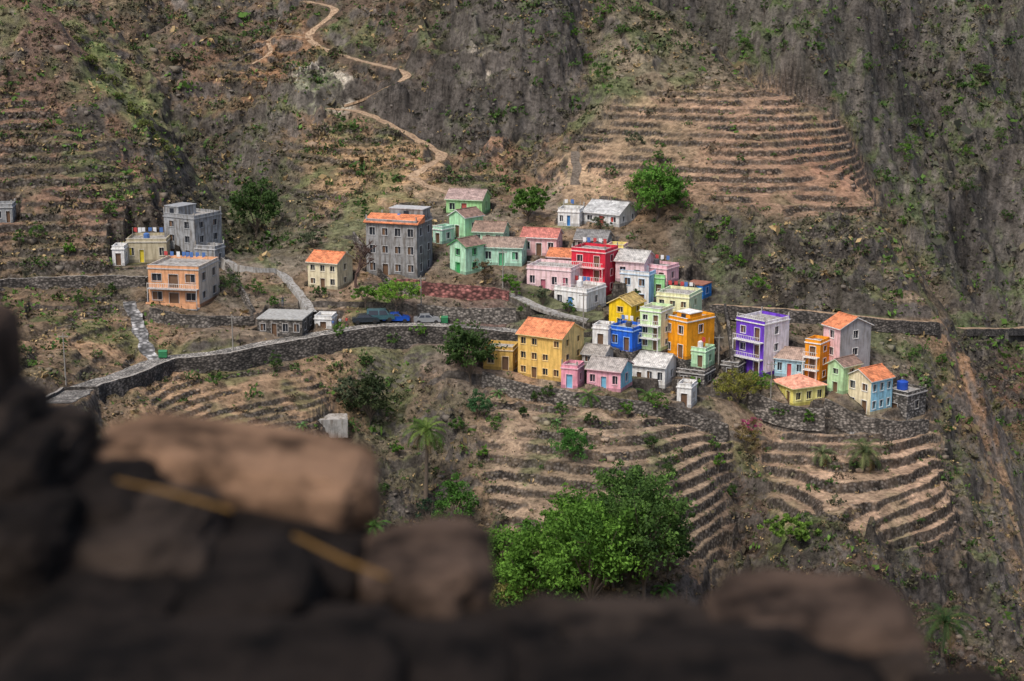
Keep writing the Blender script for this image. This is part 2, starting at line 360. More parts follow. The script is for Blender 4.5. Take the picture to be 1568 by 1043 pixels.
road=path([(84,618),(130,597),(185,572),(250,554),(330,541),(400,529),(460,519),(520,506),(560,498),(620,497),(700,499),(770,505),(800,510)],1.9,'cobbled_road',m_road,drop=1.4,L=7,level=10)
upl=path([(-60,436),(0,432),(60,427),(130,424),(225,425)],.9,'footpath',m_conc,drop=.8,L=3)
rgt=path([(1092,467),(1150,469),(1230,476),(1330,486),(1380,490),(1410,492),(1430,494)],.9,'footpath',m_dirt,drop=.9,L=3,yhi=300)
rg2=path([(1470,503),(1500,503),(1530,503),(1570,504),(1620,506),(1680,508)],1.4,'footpath',m_dirt,drop=.6,L=4,ylo=320,level=10)
DP=.22
z1=path([(470,2),(520,12),(500,30),(465,58),(500,78),(560,95),(600,104),(634,113),(600,130),(575,142),(562,155),(530,160)],.85,'dirt_path',m_dirt,wob=DP,level=2)
z2=path([(500,166),(545,168),(590,185),(640,215),(683,240),(650,256),(622,272),(660,286),(700,300)],1.0,'dirt_path',m_dirt,wob=DP,level=2)
z5=path([(465,58),(430,48),(400,62),(425,80),(385,98)],.5,'dirt_path',m_dirt,wob=DP,level=2)
z3=path([(880,232),(884,262),(878,290)],.8,'dirt_path',plaster((.16,.13,.1),.9),wob=DP)
s1=path([(196,462),(212,490),(216,520),(236,552)],.9,'stone_ramp',m_rub,wob=.25)
s2=path([(345,398),(372,418),(405,420),(430,408),(442,430),(462,452),(478,478)],.7,'footpath',m_conc,wob=.12)
s3=path([(600,432),(650,432),(668,442),(720,446),(770,440),(800,448),(812,470),(850,482),(900,490)],.9,'footpath',m_conc,drop=.8,L=2)
w3=path([(742,572),(800,592),(890,604),(950,610),(1050,628),(1112,652)],.5,'wall_base',None,drop=1.6,L=5,draw=False)
w4=path([(1150,600),(1172,622),(1205,636),(1262,628)],.5,'wall_base',None,drop=2.0,L=5,draw=False)
w5=path([(1266,612),(1300,640),(1345,650),(1418,645)],.5,'wall_base',None,drop=1.6,L=4,draw=False)
w6=path([(345,398),(372,440),(392,478)],.4,'wall_base',None,drop=1.0,L=3,draw=False)
w7=path([(232,475),(300,492),(345,484),(388,488)],.4,'wall_base',None,drop=1.2,L=3,draw=False)
w8=path([(1108,478),(1116,520),(1120,575)],.4,'wall_base',None,drop=.3,L=2,draw=False)
w9=path([(545,360),(600,440),(640,440)],.4,'wall_base',None,drop=.8,L=2,draw=False)
w10=path([(640,470),(700,478),(790,476)],.4,'wall_base',None,drop=1.5,L=3,draw=False)
# ------------------------------------------------------------------ houses: placed by image pixel coordinates
HT=[]
def house(name,ex,by,fw,sw,psi,h,st_,nc,wall,side=None,roof='flat',rc=(.4,.38,.36),**k):
    HT.append(dict(name=name,ex=ex,by=by,fw=fw,sw=sw,psi=psi,h=h,st=st_,nc=nc,wall=wall,side=side or wall,roof=roof,rc=rc,**k))
OR=(.74,.25,.11);GY=(.33,.34,.35);WH=(.8,.8,.78);BR=(.28,.18,.14);PGY=(.5,.48,.45)
house('grey_block_house',300,402,46,42,42,70,3,2,GY,pent=(0,.5,0,.7,1.5),trim=GY,raw=1)
house('peach_house',306,471,76,32,22,62,2,3,(.74,.38,.2),(.7,.6,.5),trim=(.5,.5,.5),balc=1,stilts=1,big=1)
house('grey_block_house',330,412,30,14,30,34,1,1,GY,raw=1)
house('terrace_cottage',256,402,60,10,10,36,1,4,(.5,.44,.3),door=(.75,.6,.05))
house('white_hut',191,407,18,6,12,30,1,1,WH)
house('cream_house',517,444,45,24,28,40,2,3,(.74,.66,.45),roof='gable_x',rc=OR)
house('grey_stone_house',639,427,78,24,22,86,3,4,(.3,.3,.3),(.24,.24,.25),eave=OR,pent=(.3,1,.45,1,1.8),raw=1,trim=(.5,.5,.5))  # side wall grey painted darker than the front to stand in for shadow
house('green_house',738,331,55,13,15,24,1,3,(.38,.68,.3),roof='gable_x',rc=(.42,.3,.27),door=(.5,.1,.08))
house('mint_house',712,366,24,28,45,32,1,1,(.45,.8,.48),roof='gable_y',rc=BR,trim=WH)
house('mint_house',677,374,14,14,40,26,1,1,(.5,.8,.62),trim=WH)
house('mint_house',713,421,24,28,45,42,2,1,(.5,.82,.58),roof='gable_y',rc=BR,trim=(.1,.4,.15),door=(.05,.35,.1))
house('mint_house',770,378,46,10,12,22,1,3,(.5,.74,.52),roof='gable_x',rc=(.3,.2,.15))
house('mint_house',799,408,62,8,10,28,1,3,(.5,.8,.62),roof='gable_x',rc=(.33,.24,.19),door=(.1,.4,.2))
house('pink_house',852,393,54,9,12,28,1,3,(.82,.5,.5),roof='gable_x',rc=(.55,.19,.15),trim=WH)
house('white_house',887,347,33,8,12,26,1,3,WH,door=(.03,.2,.5))
house('white_house',948,348,55,28,28,19,1,3,WH,roof='gable_x',rc=(.55,.55,.54),door=(.5,.08,.06))
house('grey_roof_house',928,388,48,9,12,20,1,3,(.35,.34,.32),roof='gable_x',rc=(.24,.23,.22))
house('yellow_cottage',954,404,26,8,15,28,1,1,(.85,.7,.22),(.8,.5,.5))
house('red_house',926,454,52,20,25,70,3,2,(.66,.02,.05),(.66,.04,.08),trim=(.85,.55,.55),balc=1)
house('pink_terrace_house',882,411,44,10,15,16,1,2,(.75,.5,.46),roof='gable_x',rc=OR)
house('pink_terrace_house',874,451,68,20,20,40,1,4,(.84,.6,.62),(.84,.72,.74),rail=1,door=(.5,.15,.2))
house('pale_pink_house',986,434,44,16,18,32,1,2,(.82,.6,.62),(.84,.64,.67),roof='gable_x',rc=PGY)
house('pink_house',1021,436,34,18,30,28,1,2,(.85,.5,.56))
house('white_and_blue_house',993,470,44,18,22,52,2,2,WH,(.35,.6,.9),trim=(.5,.65,.8))
house('green_annexe',1017,456,18,6,20,34,1,1,(.35,.72,.3))
house('white_terrace_house',898,478,50,30,30,34,1,3,WH,rail=1,door=(.1,.3,.6))
house('yellow_gable_house',966,504,34,20,28,36,2,1,(.92,.62,.01),roof='gable_y',rc=(.5,.35,.12),door=(.02,.15,.5))
house('blue_cottage',1076,458,27,11,25,20,1,2,(.02,.24,.72),slab=(.35,.15,.1))
house('cream_apartment_house',1054,502,50,20,20,50,2,3,(.84,.84,.5),(.68,.84,.55),rail=1)
house('green_apartment_house',1011,538,32,18,25,64,3,2,(.62,.84,.46),(.85,.87,.6),balc=1,trim=WH)
house('orange_house',1051,551,38,42,42,62,2,2,(.92,.36,.005),trim=WH,pent=(.4,1,.1,.6,1.0))
house('white_cottage',931,533,24,8,18,34,1,1,WH)
house('blue_house',968,539,36,22,30,36,1,2,(.01,.13,.7),trim=(.3,.5,.85))
house('yellow_house',860,585,68,34,28,66,3,4,(.86,.55,.15),(.9,.66,.26),roof='gable_x',rc=(.78,.27,.12),trim=(.85,.65,.32))
house('ochre_annexe',785,568,45,10,14,36,1,2,(.66,.42,.11))
house('pink_cottage',884,596,25,9,18,36,1,1,(.86,.36,.46),door=(.2,.5,.7))
house('pink_and_blue_cottage',950,601,52,18,20,32,1,3,(.86,.42,.5),(.28,.62,.78),roof='gable_x',rc=(.4,.36,.33),door=(.2,.5,.7))
house('grey_roof_house',925,562,34,14,20,18,1,2,(.5,.48,.44),roof='gable_x',rc=(.42,.38,.34))
house('white_gable_house',1018,595,64,20,20,32,1,4,WH,roof='gable_x',rc=(.58,.56,.53))
house('mint_cottage',1080,564,34,14,25,30,1,2,(.5,.8,.5))
house('stone_ruin',1078,593,42,16,22,24,1,2,(.24,.22,.2),masonry=1)
house('white_hut',1058,625,22,7,15,36,1,1,WH)
house('purple_house',1168,577,43,38,38,84,3,2,(.16,.05,.58),(.88,.84,.9),balc=1,trim=WH,rail=1)
house('stone_outbuilding',1130,578,26,10,20,22,1,1,(.24,.22,.2),masonry=1)
house('pale_blue_cottage',1230,580,44,12,14,28,1,3,(.42,.7,.8),roof='gable_x',rc=(.42,.3,.24),door=(.55,.1,.1))
house('orange_town_house',1254,586,23,11,25,64,3,1,(.9,.33,.01),trim=WH,balc=1)
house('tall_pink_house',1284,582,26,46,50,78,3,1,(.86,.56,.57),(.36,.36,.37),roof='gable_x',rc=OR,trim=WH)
house('green_cottage',1290,604,24,26,40,42,2,1,(.5,.76,.42),roof='gable_y',rc=BR)
house('yellow_bungalow',1214,623,32,48,55,27,1,2,(.88,.78,.2),(.92,.84,.3),roof='hip',rc=(.85,.38,.26),sn=3)
house('sky_blue_house',1332,636,38,32,40,52,2,2,(.86,.75,.5),(.35,.7,.88),roof='gable_y',rc=OR,trim=WH,sn=3)
house('stone_outbuilding',1388,643,38,28,35,42,1,1,(.26,.24,.22),masonry=1)
house('roadside_bar',463,517,68,18,15,26,1,4,(.2,.18,.16),masonry=1,slab=(.42,.42,.4))
house('white_hut',508,504,26,8,15,20,1,1,WH)
house('grey_hut',20,341,26,6,10,28,1,2,(.3,.31,.32))
hp=hit([h['ex'] for h in HT],[h['by'] for h in HT])
for h,p in zip(HT,hp):
    a,yy,zz=sight(h['ex'],h['by']);t=p[1]/yy;sc=t/F
    be=math.atan2(p[0],p[1]);psi=math.radians(h['psi']);r=np.array([math.cos(be),-math.sin(be)]);f=np.array([math.sin(be),math.cos(be)])
    fd=math.cos(psi)*r-math.sin(psi)*f;sd=math.sin(psi)*r+math.cos(psi)*f
    h['W']=h['fw']*sc/math.cos(psi);h['D']=float(np.clip(h['sw']*sc/math.sin(psi),3.2,10));h['H']=h['h']*sc*1.03
    if h['roof']=='flat' and not h.get('slab'):h['H']-=.62
    h['O']=np.array([*(p[:2]-fd*h['W']),p[2]]);h['fd']=fd;h['sd']=sd;h['sc']=sc
    R=h['W']+h['D']+3;rs=np.where(np.abs(YR-p[1])<R)[0];sl=slice(rs[0],rs[-1]+1)
    u=(X[sl]-h['O'][0])*fd[0]+(Y[sl]-h['O'][1])*fd[1];v=(X[sl]-h['O'][0])*sd[0]+(Y[sl]-h['O'][1])*sd[1]
    ins=(u>-.7)&(u<h['W']+.9)&(v>-.3)&(v<h['D']+.9)
    Z[sl]=np.where(ins,np.minimum(Z[sl],p[2]+.02),Z[sl])
# ------------------------------------------------------------------ terrain colour
gyv=np.gradient(Z,YR,axis=0);gxv=np.gradient(Z,axis=1)/np.maximum(np.gradient(X,axis=1),.01);slope=np.hypot(gyv,gxv)
def C(r,g,b):return np.array([r,g,b])
nA=fbm(X/18,Y/18,5,2);nB=fbm(X/5,Y/5,4,6);nC=fbm(X/1.3,Y/1.3,3,9);nD=fbm(X/40,Y/40,3,5)
def lerp(a,b,w):return a*(1-w[...,None])+b*w[...,None]
col=lerp(np.broadcast_to(C(.17,.12,.075),Z.shape+(3,)).copy(),C(.36,.22,.12),sstep(-.3,.5,nA+.4*nB))
def zc(poly,c,s=1.,blur=5,sx=1.):
    global col
    col=lerp(col,C(*c),np.clip(zone(poly,blur,sx)*s,0,1))
zc([(100,-300),(700,-300),(700,120),(560,200),(430,230),(330,290),(250,220)],(.13,.092,.066),.8,6)
zc([(380,60),(470,20),(500,110),(440,120),(330,200),(300,190)],(.36,.19,.09),.85,4)
zc([(300,60),(360,80),(330,130),(290,110)],(.3,.16,.09),.7,4)
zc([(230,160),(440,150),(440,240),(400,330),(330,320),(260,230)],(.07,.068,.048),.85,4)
zc([(-300,-300),(90,-300),(170,110),(320,300),(320,360),(-300,360)],(.23,.13,.085),.7,4)
zc([(-300,-300),(90,-300),(150,90),(60,130),(-300,100)],(.16,.11,.085),.6,5)
zc([(120,60),(165,90),(215,150),(275,240),(255,240),(190,165),(140,110),(105,60)],(.19,.22,.075),.95,1,.15)
zc([(310,260),(450,240),(500,330),(480,400),(350,370)],(.13,.12,.075),.75,4)
zc([(440,190),(620,180),(700,260),(640,330),(520,340)],(.4,.25,.125),.8,5)
zc([(690,190),(880,200),(880,280),(760,300)],(.3,.165,.095),.8,4)
zc([(840,245),(960,235),(970,290),(900,310),(850,300)],(.46,.31,.18),.9,3,.5)
zc([(870,225),(985,145),(1185,128),(1285,185),(1365,335),(1060,318),(900,265)],(.36,.22,.135),.9,2,.5)
zc([(1200,200),(1285,190),(1340,300),(1200,300)],(.38,.185,.11),.7,5)
zc([(900,200),(1050,180),(1060,260),(920,260)],(.25,.2,.11),.5,5)
zc([(900,-100),(1000,0),(1150,120),(980,140),(890,200),(880,100)],(.19,.16,.11),.8,5)
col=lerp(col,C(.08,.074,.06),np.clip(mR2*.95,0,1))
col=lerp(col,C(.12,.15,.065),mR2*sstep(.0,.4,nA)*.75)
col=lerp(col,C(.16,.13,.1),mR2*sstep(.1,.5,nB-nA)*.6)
zc([(1470,560),(1700,560),(1700,700),(1520,680)],(.26,.12,.07),.6,5)
zc([(1330,180),(1568,120),(1568,330),(1400,300)],(.12,.1,.08),.5,6)
zc([(1050,320),(1350,345),(1430,480),(1430,620),(1350,640),(1330,500),(1100,460)],(.21,.165,.115),.85,4)
zc([(1045,330),(1130,310),(1160,440),(1100,450)],(.12,.13,.08),.8,4)
zc([(1160,340),(1330,350),(1300,420),(1180,400)],(.13,.14,.085),.5,5)
zc([(560,500),(760,520),(740,600),(720,820),(560,860),(500,650)],(.15,.12,.08),.8,6)
zc([(735,600),(950,610),(1110,650),(1125,740),(1095,850),(960,840),(760,830),(725,700)],(.38,.265,.17),.85,3)
zc([(1165,665),(1240,625),(1420,645),(1462,760),(1455,815),(1180,795)],(.44,.285,.18),.95,2,.3)
zc([(1085,700),(1165,680),(1180,810),(1460,830),(1568,900),(1568,1200),(1000,1200),(1090,850)],(.11,.075,.055),.9,4)
zc([(1440,560),(1568,800),(1568,1000),(1500,1000),(1460,800)],(.13,.112,.09),.8,4)
zc([(1170,795),(1260,795),(1250,825),(1180,825)],(.14,.2,.05),.9,2,.3)
zc([(200,570),(520,540),(540,580),(480,650),(220,660)],(.38,.24,.135),.7,5)
zc([(600,450),(800,450),(800,560),(600,530)],(.19,.12,.105),.75,4)
col=lerp(col,C(.23,.195,.16),mV*.55*sstep(-.5,.3,nB))
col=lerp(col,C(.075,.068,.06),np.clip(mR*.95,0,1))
zc([(470,108),(520,112),(548,140),(530,166),(445,166),(448,130)],(.5,.44,.35),.95,1,.5)
zc([(715,108),(745,110),(752,145),(705,150)],(.42,.36,.28),.9,1,.5)
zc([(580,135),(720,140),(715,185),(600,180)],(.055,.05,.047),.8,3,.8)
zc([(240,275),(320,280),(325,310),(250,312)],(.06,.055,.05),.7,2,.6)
col=lerp(col,C(.1,.098,.058),sstep(.0,.4,nB-.3*nA)*.6*(1-.55*np.clip(T1+T5+T6+mV,0,1)))
col=lerp(col,C(.1,.14,.045),sstep(.25,.6,fbm(X/8,Y/8,4,11))*.55*(1-.6*np.clip(T6+T1,0,1)))
rockw=sstep(1.0,1.9,slope+.35*nB)*(1-.3*anyT)
rb=fbm(X/1.6,Z/1.1,3,3)
col=lerp(col,C(.115,.1,.088)*(1+.5*nA[...,None]+.45*rb[...,None]),rockw*.9)
col=col*(1+.3*nC[...,None])*(1+.2*nD[...,None])
lum=col.mean(-1,keepdims=True);col=col*.87+lum*.13
stn=np.clip(np.maximum(sstep(.9,1.6,slope)*np.clip(anyT*1.0+mV*.8,0,1)*.7,RIS),0,1)
tread=(1-RIS)*anyT
col=col*(1+.12*tread[...,None])
idx=np.arange(NR*NC).reshape(NR,NC)
Fq=np.stack([idx[:-1,:-1],idx[:-1,1:],idx[1:,1:],idx[1:,:-1]],-1).reshape(-1,4)
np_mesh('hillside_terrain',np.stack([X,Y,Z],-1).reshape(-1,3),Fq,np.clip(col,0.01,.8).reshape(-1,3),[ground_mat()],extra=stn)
for nm,ln,hw,mat,draw,wob in PATHS:
    if draw:ribbon(nm,ln,hw,mat,wob=wob)
wallrib('retaining_wall',road,1.9,.4,.45,3.4,m_wall,m_cap,.06)
wallrib('retaining_wall',upl,.9,.3,.45,1.8,m_wall,m_cap)
wallrib('retaining_wall',rgt,.9,.35,.2,1.8,m_wall)
wallrib('retaining_wall',rg2,1.4,.4,.2,1.4,m_wall)
wallrib('garden_wall',s3[:int(len(s3)*.62)],.9,.3,.8,2.5,m_redwall)
for q in (w3,w4,w5):wallrib('retaining_wall',q,.3,.4,.4,3.0,m_wall2)
for q in (w6,w7,w9,w10):wallrib('retaining_wall',q,.2,.35,.5,2.4,m_wall2)
wallrib('retaining_wall',w8,0,.4,1.4,2.4,m_wall)
wallrib('garden_wall',s2,.7,.2,.6,1.2,m_conc)
# ------------------------------------------------------------------ houses: build
def facade(mb,fr,o,U,H,Nn,rects,mw=0,rec=.18):
    W_=U[1];ud=np.array(U[0]);nn=np.array(Nn);o=np.array(o,float)
    xs=sorted({0,W_,*[r[0] for r in rects],*[r[1] for r in rects]});zs=sorted({0,H,*[r[2] for r in rects],*[r[3] for r in rects]})
    def P_(x,z,d=0):q=o+ud*x-nn*d;return (q[0],q[1],q[2]+z)
    for i in range(len(xs)-1):
        for j in range(len(zs)-1):
            x0,x1,z0,z1=xs[i],xs[i+1],zs[j],zs[j+1];cx,cz=(x0+x1)/2,(z0+z1)/2
            if not any(r[0]<cx<r[1] and r[2]<cz<r[3] for r in rects):mb.quad([P_(x0,z0),P_(x1,z0),P_(x1,z1),P_(x0,z1)],mw)
    def bx(x0,x1,z0,z1,d0,d1,mi):
        A=[P_(x0,z0,d0),P_(x1,z0,d0),P_(x1,z1,d0),P_(x0,z1,d0)];B=[P_(x0,z0,d1),P_(x1,z0,d1),P_(x1,z1,d1),P_(x0,z1,d1)]
        fr.quad(A,mi)
        for a in range(4):b=(a+1)%4;fr.quad([A[a],B[a],B[b],A[b]],mi)
    for (x0,x1,z0,z1,k) in rects:
        A=[P_(x0,z0),P_(x1,z0),P_(x1,z1),P_(x0,z1)];B=[P_(x0,z0,rec),P_(x1,z0,rec),P_(x1,z1,rec),P_(x0,z1,rec)]
        for a in range(4):b=(a+1)%4;mb.quad([A[a],B[a],B[b],A[b]],mw)
        fr.quad(B,1 if k=='w' else 2)
        if k=='w':
            m=(x0+x1)/2;bx(m-.03,m+.03,z0+.01,z1-.01,rec-.05,rec-.005,0);bx(x0-.08,x1+.08,z0-.1,z0-.01,-.08,0,0)
            if random.random()<.3:bx(x0+.01,m-.04,z0+.01,z1-.01,rec-.06,rec-.006,2)   # closed shutter leaf
        t=.09;bx(x0-t,x0-.003,z0,z1,-.04,0,0);bx(x1+.003,x1+t,z0,z1,-.04,0,0);bx(x0-t,x1+t,z1+.003,z1+t,-.045,0,0)
for h in HT:
    W_,D_,H_=h['W'],h['D'],h['H'];E=bpy.data.objects.new(h['name'],None);link(E);E.location=h['O'];E.rotation_euler=(0,0,math.atan2(h['fd'][1],h['fd'][0]))
    E.empty_display_size=.5
    mas=h.get('masonry');raw=h.get('raw')
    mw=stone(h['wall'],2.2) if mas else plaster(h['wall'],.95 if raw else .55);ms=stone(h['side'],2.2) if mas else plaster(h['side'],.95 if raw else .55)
    trim=plaster(h.get('trim',tuple(min(.85,c*.6+.32) for c in h['wall'])),.4)
    dc=h.get('door',(.16,.09,.05));door=simple('door_paint',tuple(dc),.6)
    wl=MB();fr=MB();st_=h['st'];fh=H_/st_;k=h['nc'];big=h.get('big')
    def rects(Wd,cols,doorcol):
        R=[];ww=min(1.5 if big else .95,Wd/cols*(.6 if big else .45))
        for s in range(st_):
            for c in range(cols):
                cx=(c+.5)*Wd/cols
                if doorcol>=0 and random.random()<.08 and cols>2 and c!=doorcol:continue
                if s==0 and c==doorcol or (h.get('balc') and s>0 and c==cols//2 and doorcol>=0):
                    R.append((cx-ww*.5,cx+ww*.5,s*fh+.03,s*fh+min(2.1,fh*.78),'d'))
                else:
                    zc_=s*fh+fh*.55;hh=min(1.25,fh*.45)*random.choice([1,1,.9])
                    R.append((cx-ww/2,cx+ww/2,zc_-hh/2,zc_+hh/2,'w'))
        return R
    dcol=0 if k==1 else (k//2 if k<4 else 1)
    R=rects(W_,k,dcol)
    facade(wl,fr,(0,0,0),((1,0,0),W_),H_,(0,-1,0),R,0)
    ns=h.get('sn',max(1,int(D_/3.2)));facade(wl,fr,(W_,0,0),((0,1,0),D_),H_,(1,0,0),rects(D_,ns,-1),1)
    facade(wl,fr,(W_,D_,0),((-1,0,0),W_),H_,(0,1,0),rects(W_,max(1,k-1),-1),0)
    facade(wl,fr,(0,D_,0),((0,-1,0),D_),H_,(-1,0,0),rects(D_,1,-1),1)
    wl.box(-.06,W_+.06,-.06,D_+.06,-5.5,-.004,2)
    if not mas:
        bc=.05
        for (a0,a1,b0,b1) in ((0,W_+bc,-bc,-.003),(W_+.003,W_+bc,0,D_)):
            if a1-a0>b1-b0:
                dr=[r for r in R if r[4]=='d' and r[2]<.1];cuts=[a0]+sum([[r[0]-.11,r[1]+.11] for r in dr],[])+[a1]
                for q in range(0,len(cuts),2):
                    if cuts[q+1]-cuts[q]>.05:wl.box(cuts[q],cuts[q+1],b0,b1,0,.5,3)
            else:wl.box(a0,a1,b0,b1,0,.5,3)
    plinth=plaster(tuple(c*.6 for c in h['wall']),.5)
    rf=MB();roof=h['roof'];rm=tile(h['rc']);rcm=plaster((.42,.4,.37),.9)
    ov=.25
    if roof=='flat':
        sl=h.get('slab');rcm2=plaster(sl,.6) if sl else trim
        rf.box(-.12,W_+.12,-.12,D_+.12,H_+.002,H_+.16,1)
        if not sl:
            z0,z1=H_+.164,H_+.6;t=.15
            rf.box(0,W_,0,t,z0,z1,2);rf.box(0,W_,D_-t,D_,z0,z1,2);rf.box(0,t,t+.002,D_-t-.002,z0,z1,3);rf.box(W_-t,W_,t+.002,D_-t-.002,z0,z1,3)
            rf.box(-.04,W_+.04,-.04,t+.04,z1+.002,z1+.06,1)
            rf.box(t+.002,W_-t-.002,t+.002,D_-t-.002,H_+.164,H_+.18,4)
            if raw or random.random()<.3:
                for cx,cy in ((.1,.1),(W_-.1,.1),(W_-.1,D_-.1),(.1,D_-.1)):rf.box(cx-.09,cx+.09,cy-.09,cy+.09,z1+.07,z1+random.uniform(.3,.9),4)
            if random.random()<.5 and W_>3.5:
                rx,ry=random.uniform(.25,.7)*W_,random.uniform(.3,.6)*D_
                tube(rf,[(rx,ry,H_+.18),(rx,ry,H_+.2),(rx,ry,H_+1.1),(rx,ry,H_+1.25)],[.45,.5,.5,.25],10,random.choice([5,6,8]))
            if random.random()<.6 and W_>3.5 and not raw:   # washing line
                ry=D_*.6;tube(rf,[(.4,ry,H_+.18),(.4,ry,H_+1.9)],[.03,.03],5,4);tube(rf,[(W_-.4,ry,H_+.18),(W_-.4,ry,H_+1.9)],[.03,.03],5,4)
                q=.6
                while q<W_-1.2:
                    rf.quad([(q,ry,H_+1.0+random.random()*.3),(q+.55,ry+.03,H_+1.0+random.random()*.3),(q+.55,ry,H_+1.85),(q,ry,H_+1.85)],random.choice([6,7,8]));q+=random.uniform(.6,1.1)
        roofmats=[rm,rcm2,mw,ms,rcm,simple('tank_plastic',(.08,.08,.09),.5),simple('white_cloth',(.8,.8,.8),.9),simple('red_cloth',(.5,.06,.06),.9),simple('blue_cloth',(.08,.18,.45),.9)]
    else:
        if roof=='gable_x':
            rise=D_/2*.46;yr=D_/2
            wl.quad([(W_,0,H_),(W_,D_,H_),(W_,yr,H_+rise)],1);wl.quad([(0,D_,H_),(0,0,H_),(0,yr,H_+rise)],1)
            s=rise/yr
            def slab(y0,z0,y1,z1):
                a=[(-ov,y0,z0),(W_+ov,y0,z0),(W_+ov,y1,z1),(-ov,y1,z1)];b=[(p[0],p[1],p[2]+.14) for p in a]
                rf.quad(b,0);rf.quad(a[::-1],1)
                for i in range(4):j=(i+1)%4;rf.quad([a[i],a[j],b[j],b[i]],1)
            slab(-.35,H_-.35*s+.01,yr-.004,H_+rise+.01);slab(D_+.35,H_-.35*s+.01,yr+.004,H_+rise+.01)
            rf.box(-ov,W_+ov,yr-.12,yr+.12,H_+rise+.12,H_+rise+.22,0)
        elif roof=='gable_y':
            rise=W_/2*.55;xr=W_/2
            wl.quad([(0,0,H_),(W_,0,H_),(xr,0,H_+rise)],0);wl.quad([(W_,D_,H_),(0,D_,H_),(xr,D_,H_+rise)],0);s=rise/xr
            def slab(x0,z0,x1,z1):
                a=[(x0,-ov,z0),(x1,-ov,z1),(x1,D_+ov,z1),(x0,D_+ov,z0)];b=[(p[0],p[1],p[2]+.14) for p in a]
                rf.quad(b,0);rf.quad(a[::-1],1)
                for i in range(4):j=(i+1)%4;rf.quad([a[i],a[j],b[j],b[i]],1)
            slab(-.3,H_-.3*s+.01,xr-.004,H_+rise+.01);slab(W_+.3,H_-.3*s+.01,xr+.004,H_+rise+.01)
            rf.box(xr-.12,xr+.12,-ov,D_+ov,H_+rise+.12,H_+rise+.22,0)
        else:
            m=min(W_,D_)/2;rise=m*.5;a=[(-.35,-.35,H_+.01),(W_+.35,-.35,H_+.01),(W_+.35,D_+.35,H_+.01),(-.35,D_+.35,H_+.01)]
            if W_>D_:r0_,r1_=(m,D_/2,H_+rise),(W_-m,D_/2,H_+rise);qs=[[a[0],a[1],r1_,r0_],[a[2],a[3],r0_,r1_],[a[1],a[2],r1_],[a[3],a[0],r0_]]
            else:r0_,r1_=(W_/2,m,H_+rise),(W_/2,D_-m,H_+rise);qs=[[a[1],a[2],r1_,r0_],[a[3],a[0],r0_,r1_],[a[0],a[1],r0_],[a[2],a[3],r1_]]
            for q in qs:rf.quad([(p[0],p[1],p[2]+.12) for p in q],0)
            rf.box(-.35,W_+.35,-.35,D_+.35,H_+.005,H_+.125,1)
        roofmats=[rm,trim]
    rf.obj('roof',roofmats,E)
    if h.get('eave'):
        e=MB();em=tile(h['eave']);y1=D_*.42
        for xa,xb,ya,za,yb,zb in ((-.3,W_+.3,-.4,H_+.2,y1,H_+1.25),):
            e.quad([(xa,ya,za),(xb,ya,za),(xb,yb,zb),(xa,yb,zb)],0);e.quad([(xa,ya,za-.12),(xb,ya,za-.12),(xb,ya,za),(xa,ya,za)],0)
            e.quad([(xb,ya,za-.12),(xb,yb,za-.12),(xb,yb,zb),(xb,ya,za)],0);e.quad([(xa,yb,za-.12),(xa,ya,za-.12),(xa,ya,za),(xa,yb,zb)],0);e.quad([(xb,yb,za-.1),(xa,yb,za-.1),(xa,yb,zb),(xb,yb,zb)],0)
        e.obj('tiled_front_roof',[em],E)
    if h.get('pent'):
        a,b,c,d,hh=h['pent'];e=MB();e.box(a*W_+.16,b*W_-.2,c*D_+.2,d*D_-.2,H_+.19,H_+.19+hh,0);e.box(a*W_+.06,b*W_-.1,c*D_+.1,d*D_-.1,H_+.195+hh,H_+.3+hh,1)
        e.box((a+b)/2*W_-.45,(a+b)/2*W_+.45,c*D_+.17,c*D_+.197,H_+.45,H_+.19+hh*.85,2);e.obj('rooftop_room',[mw,trim,glass()],E)
    if h.get('balc'):
        e=MB()
        for s in range(1,st_):
            z=s*fh;e.box(.1,W_-.05,-.95,-.003,z-.14,z-.003,0)
            e.box(.1,W_-.05,-.95,-.88,z+.75,z+.82,1)
            q=.1
            while q<W_-.1:e.box(q,q+.05,-.94,-.89,z,z+.748,1);q+=.34
            for q in (.1,W_-.15):e.box(q,q+.1,-.93,-.83,z-fh+.01,z-.145,0)
        e.obj('balcony',[trim,plaster((.7,.68,.65),.3)],E)
    if h.get('rail') and roof=='flat':
        e=MB();q=.15
        while q<W_:e.box(q,q+.05,.03,.08,H_+.67,H_+1.1,0);q+=.4
        e.box(.1,W_-.1,.02,.09,H_+1.1,H_+1.15,0);e.obj('roof_railing',[plaster((.7,.68,.66),.3)],E)
    if h.get('stilts'):
        e=MB();
        for q in np.linspace(.0,W_-.3,5):e.box(q,q+.32,-1.3,-1.0,-3.2,-.16,0)
        e.box(-.1,W_+.1,-1.4,-.07,-.15,-.01,0);e.box(0,W_,-1.36,-1.28,0,.8,1)
        e.box(.2,W_-.2,-.12,-.07,-3,-.2,2);e.obj('porch',[plaster((.4,.4,.4),.8),mw,simple('dark_interior',(.03,.03,.03),.9)],E)
    wl.obj('walls',[mw,ms,stone((.2,.18,.16),2.4),plinth],E);fr.obj('windows_and_doors',[trim,glass(),door],E)
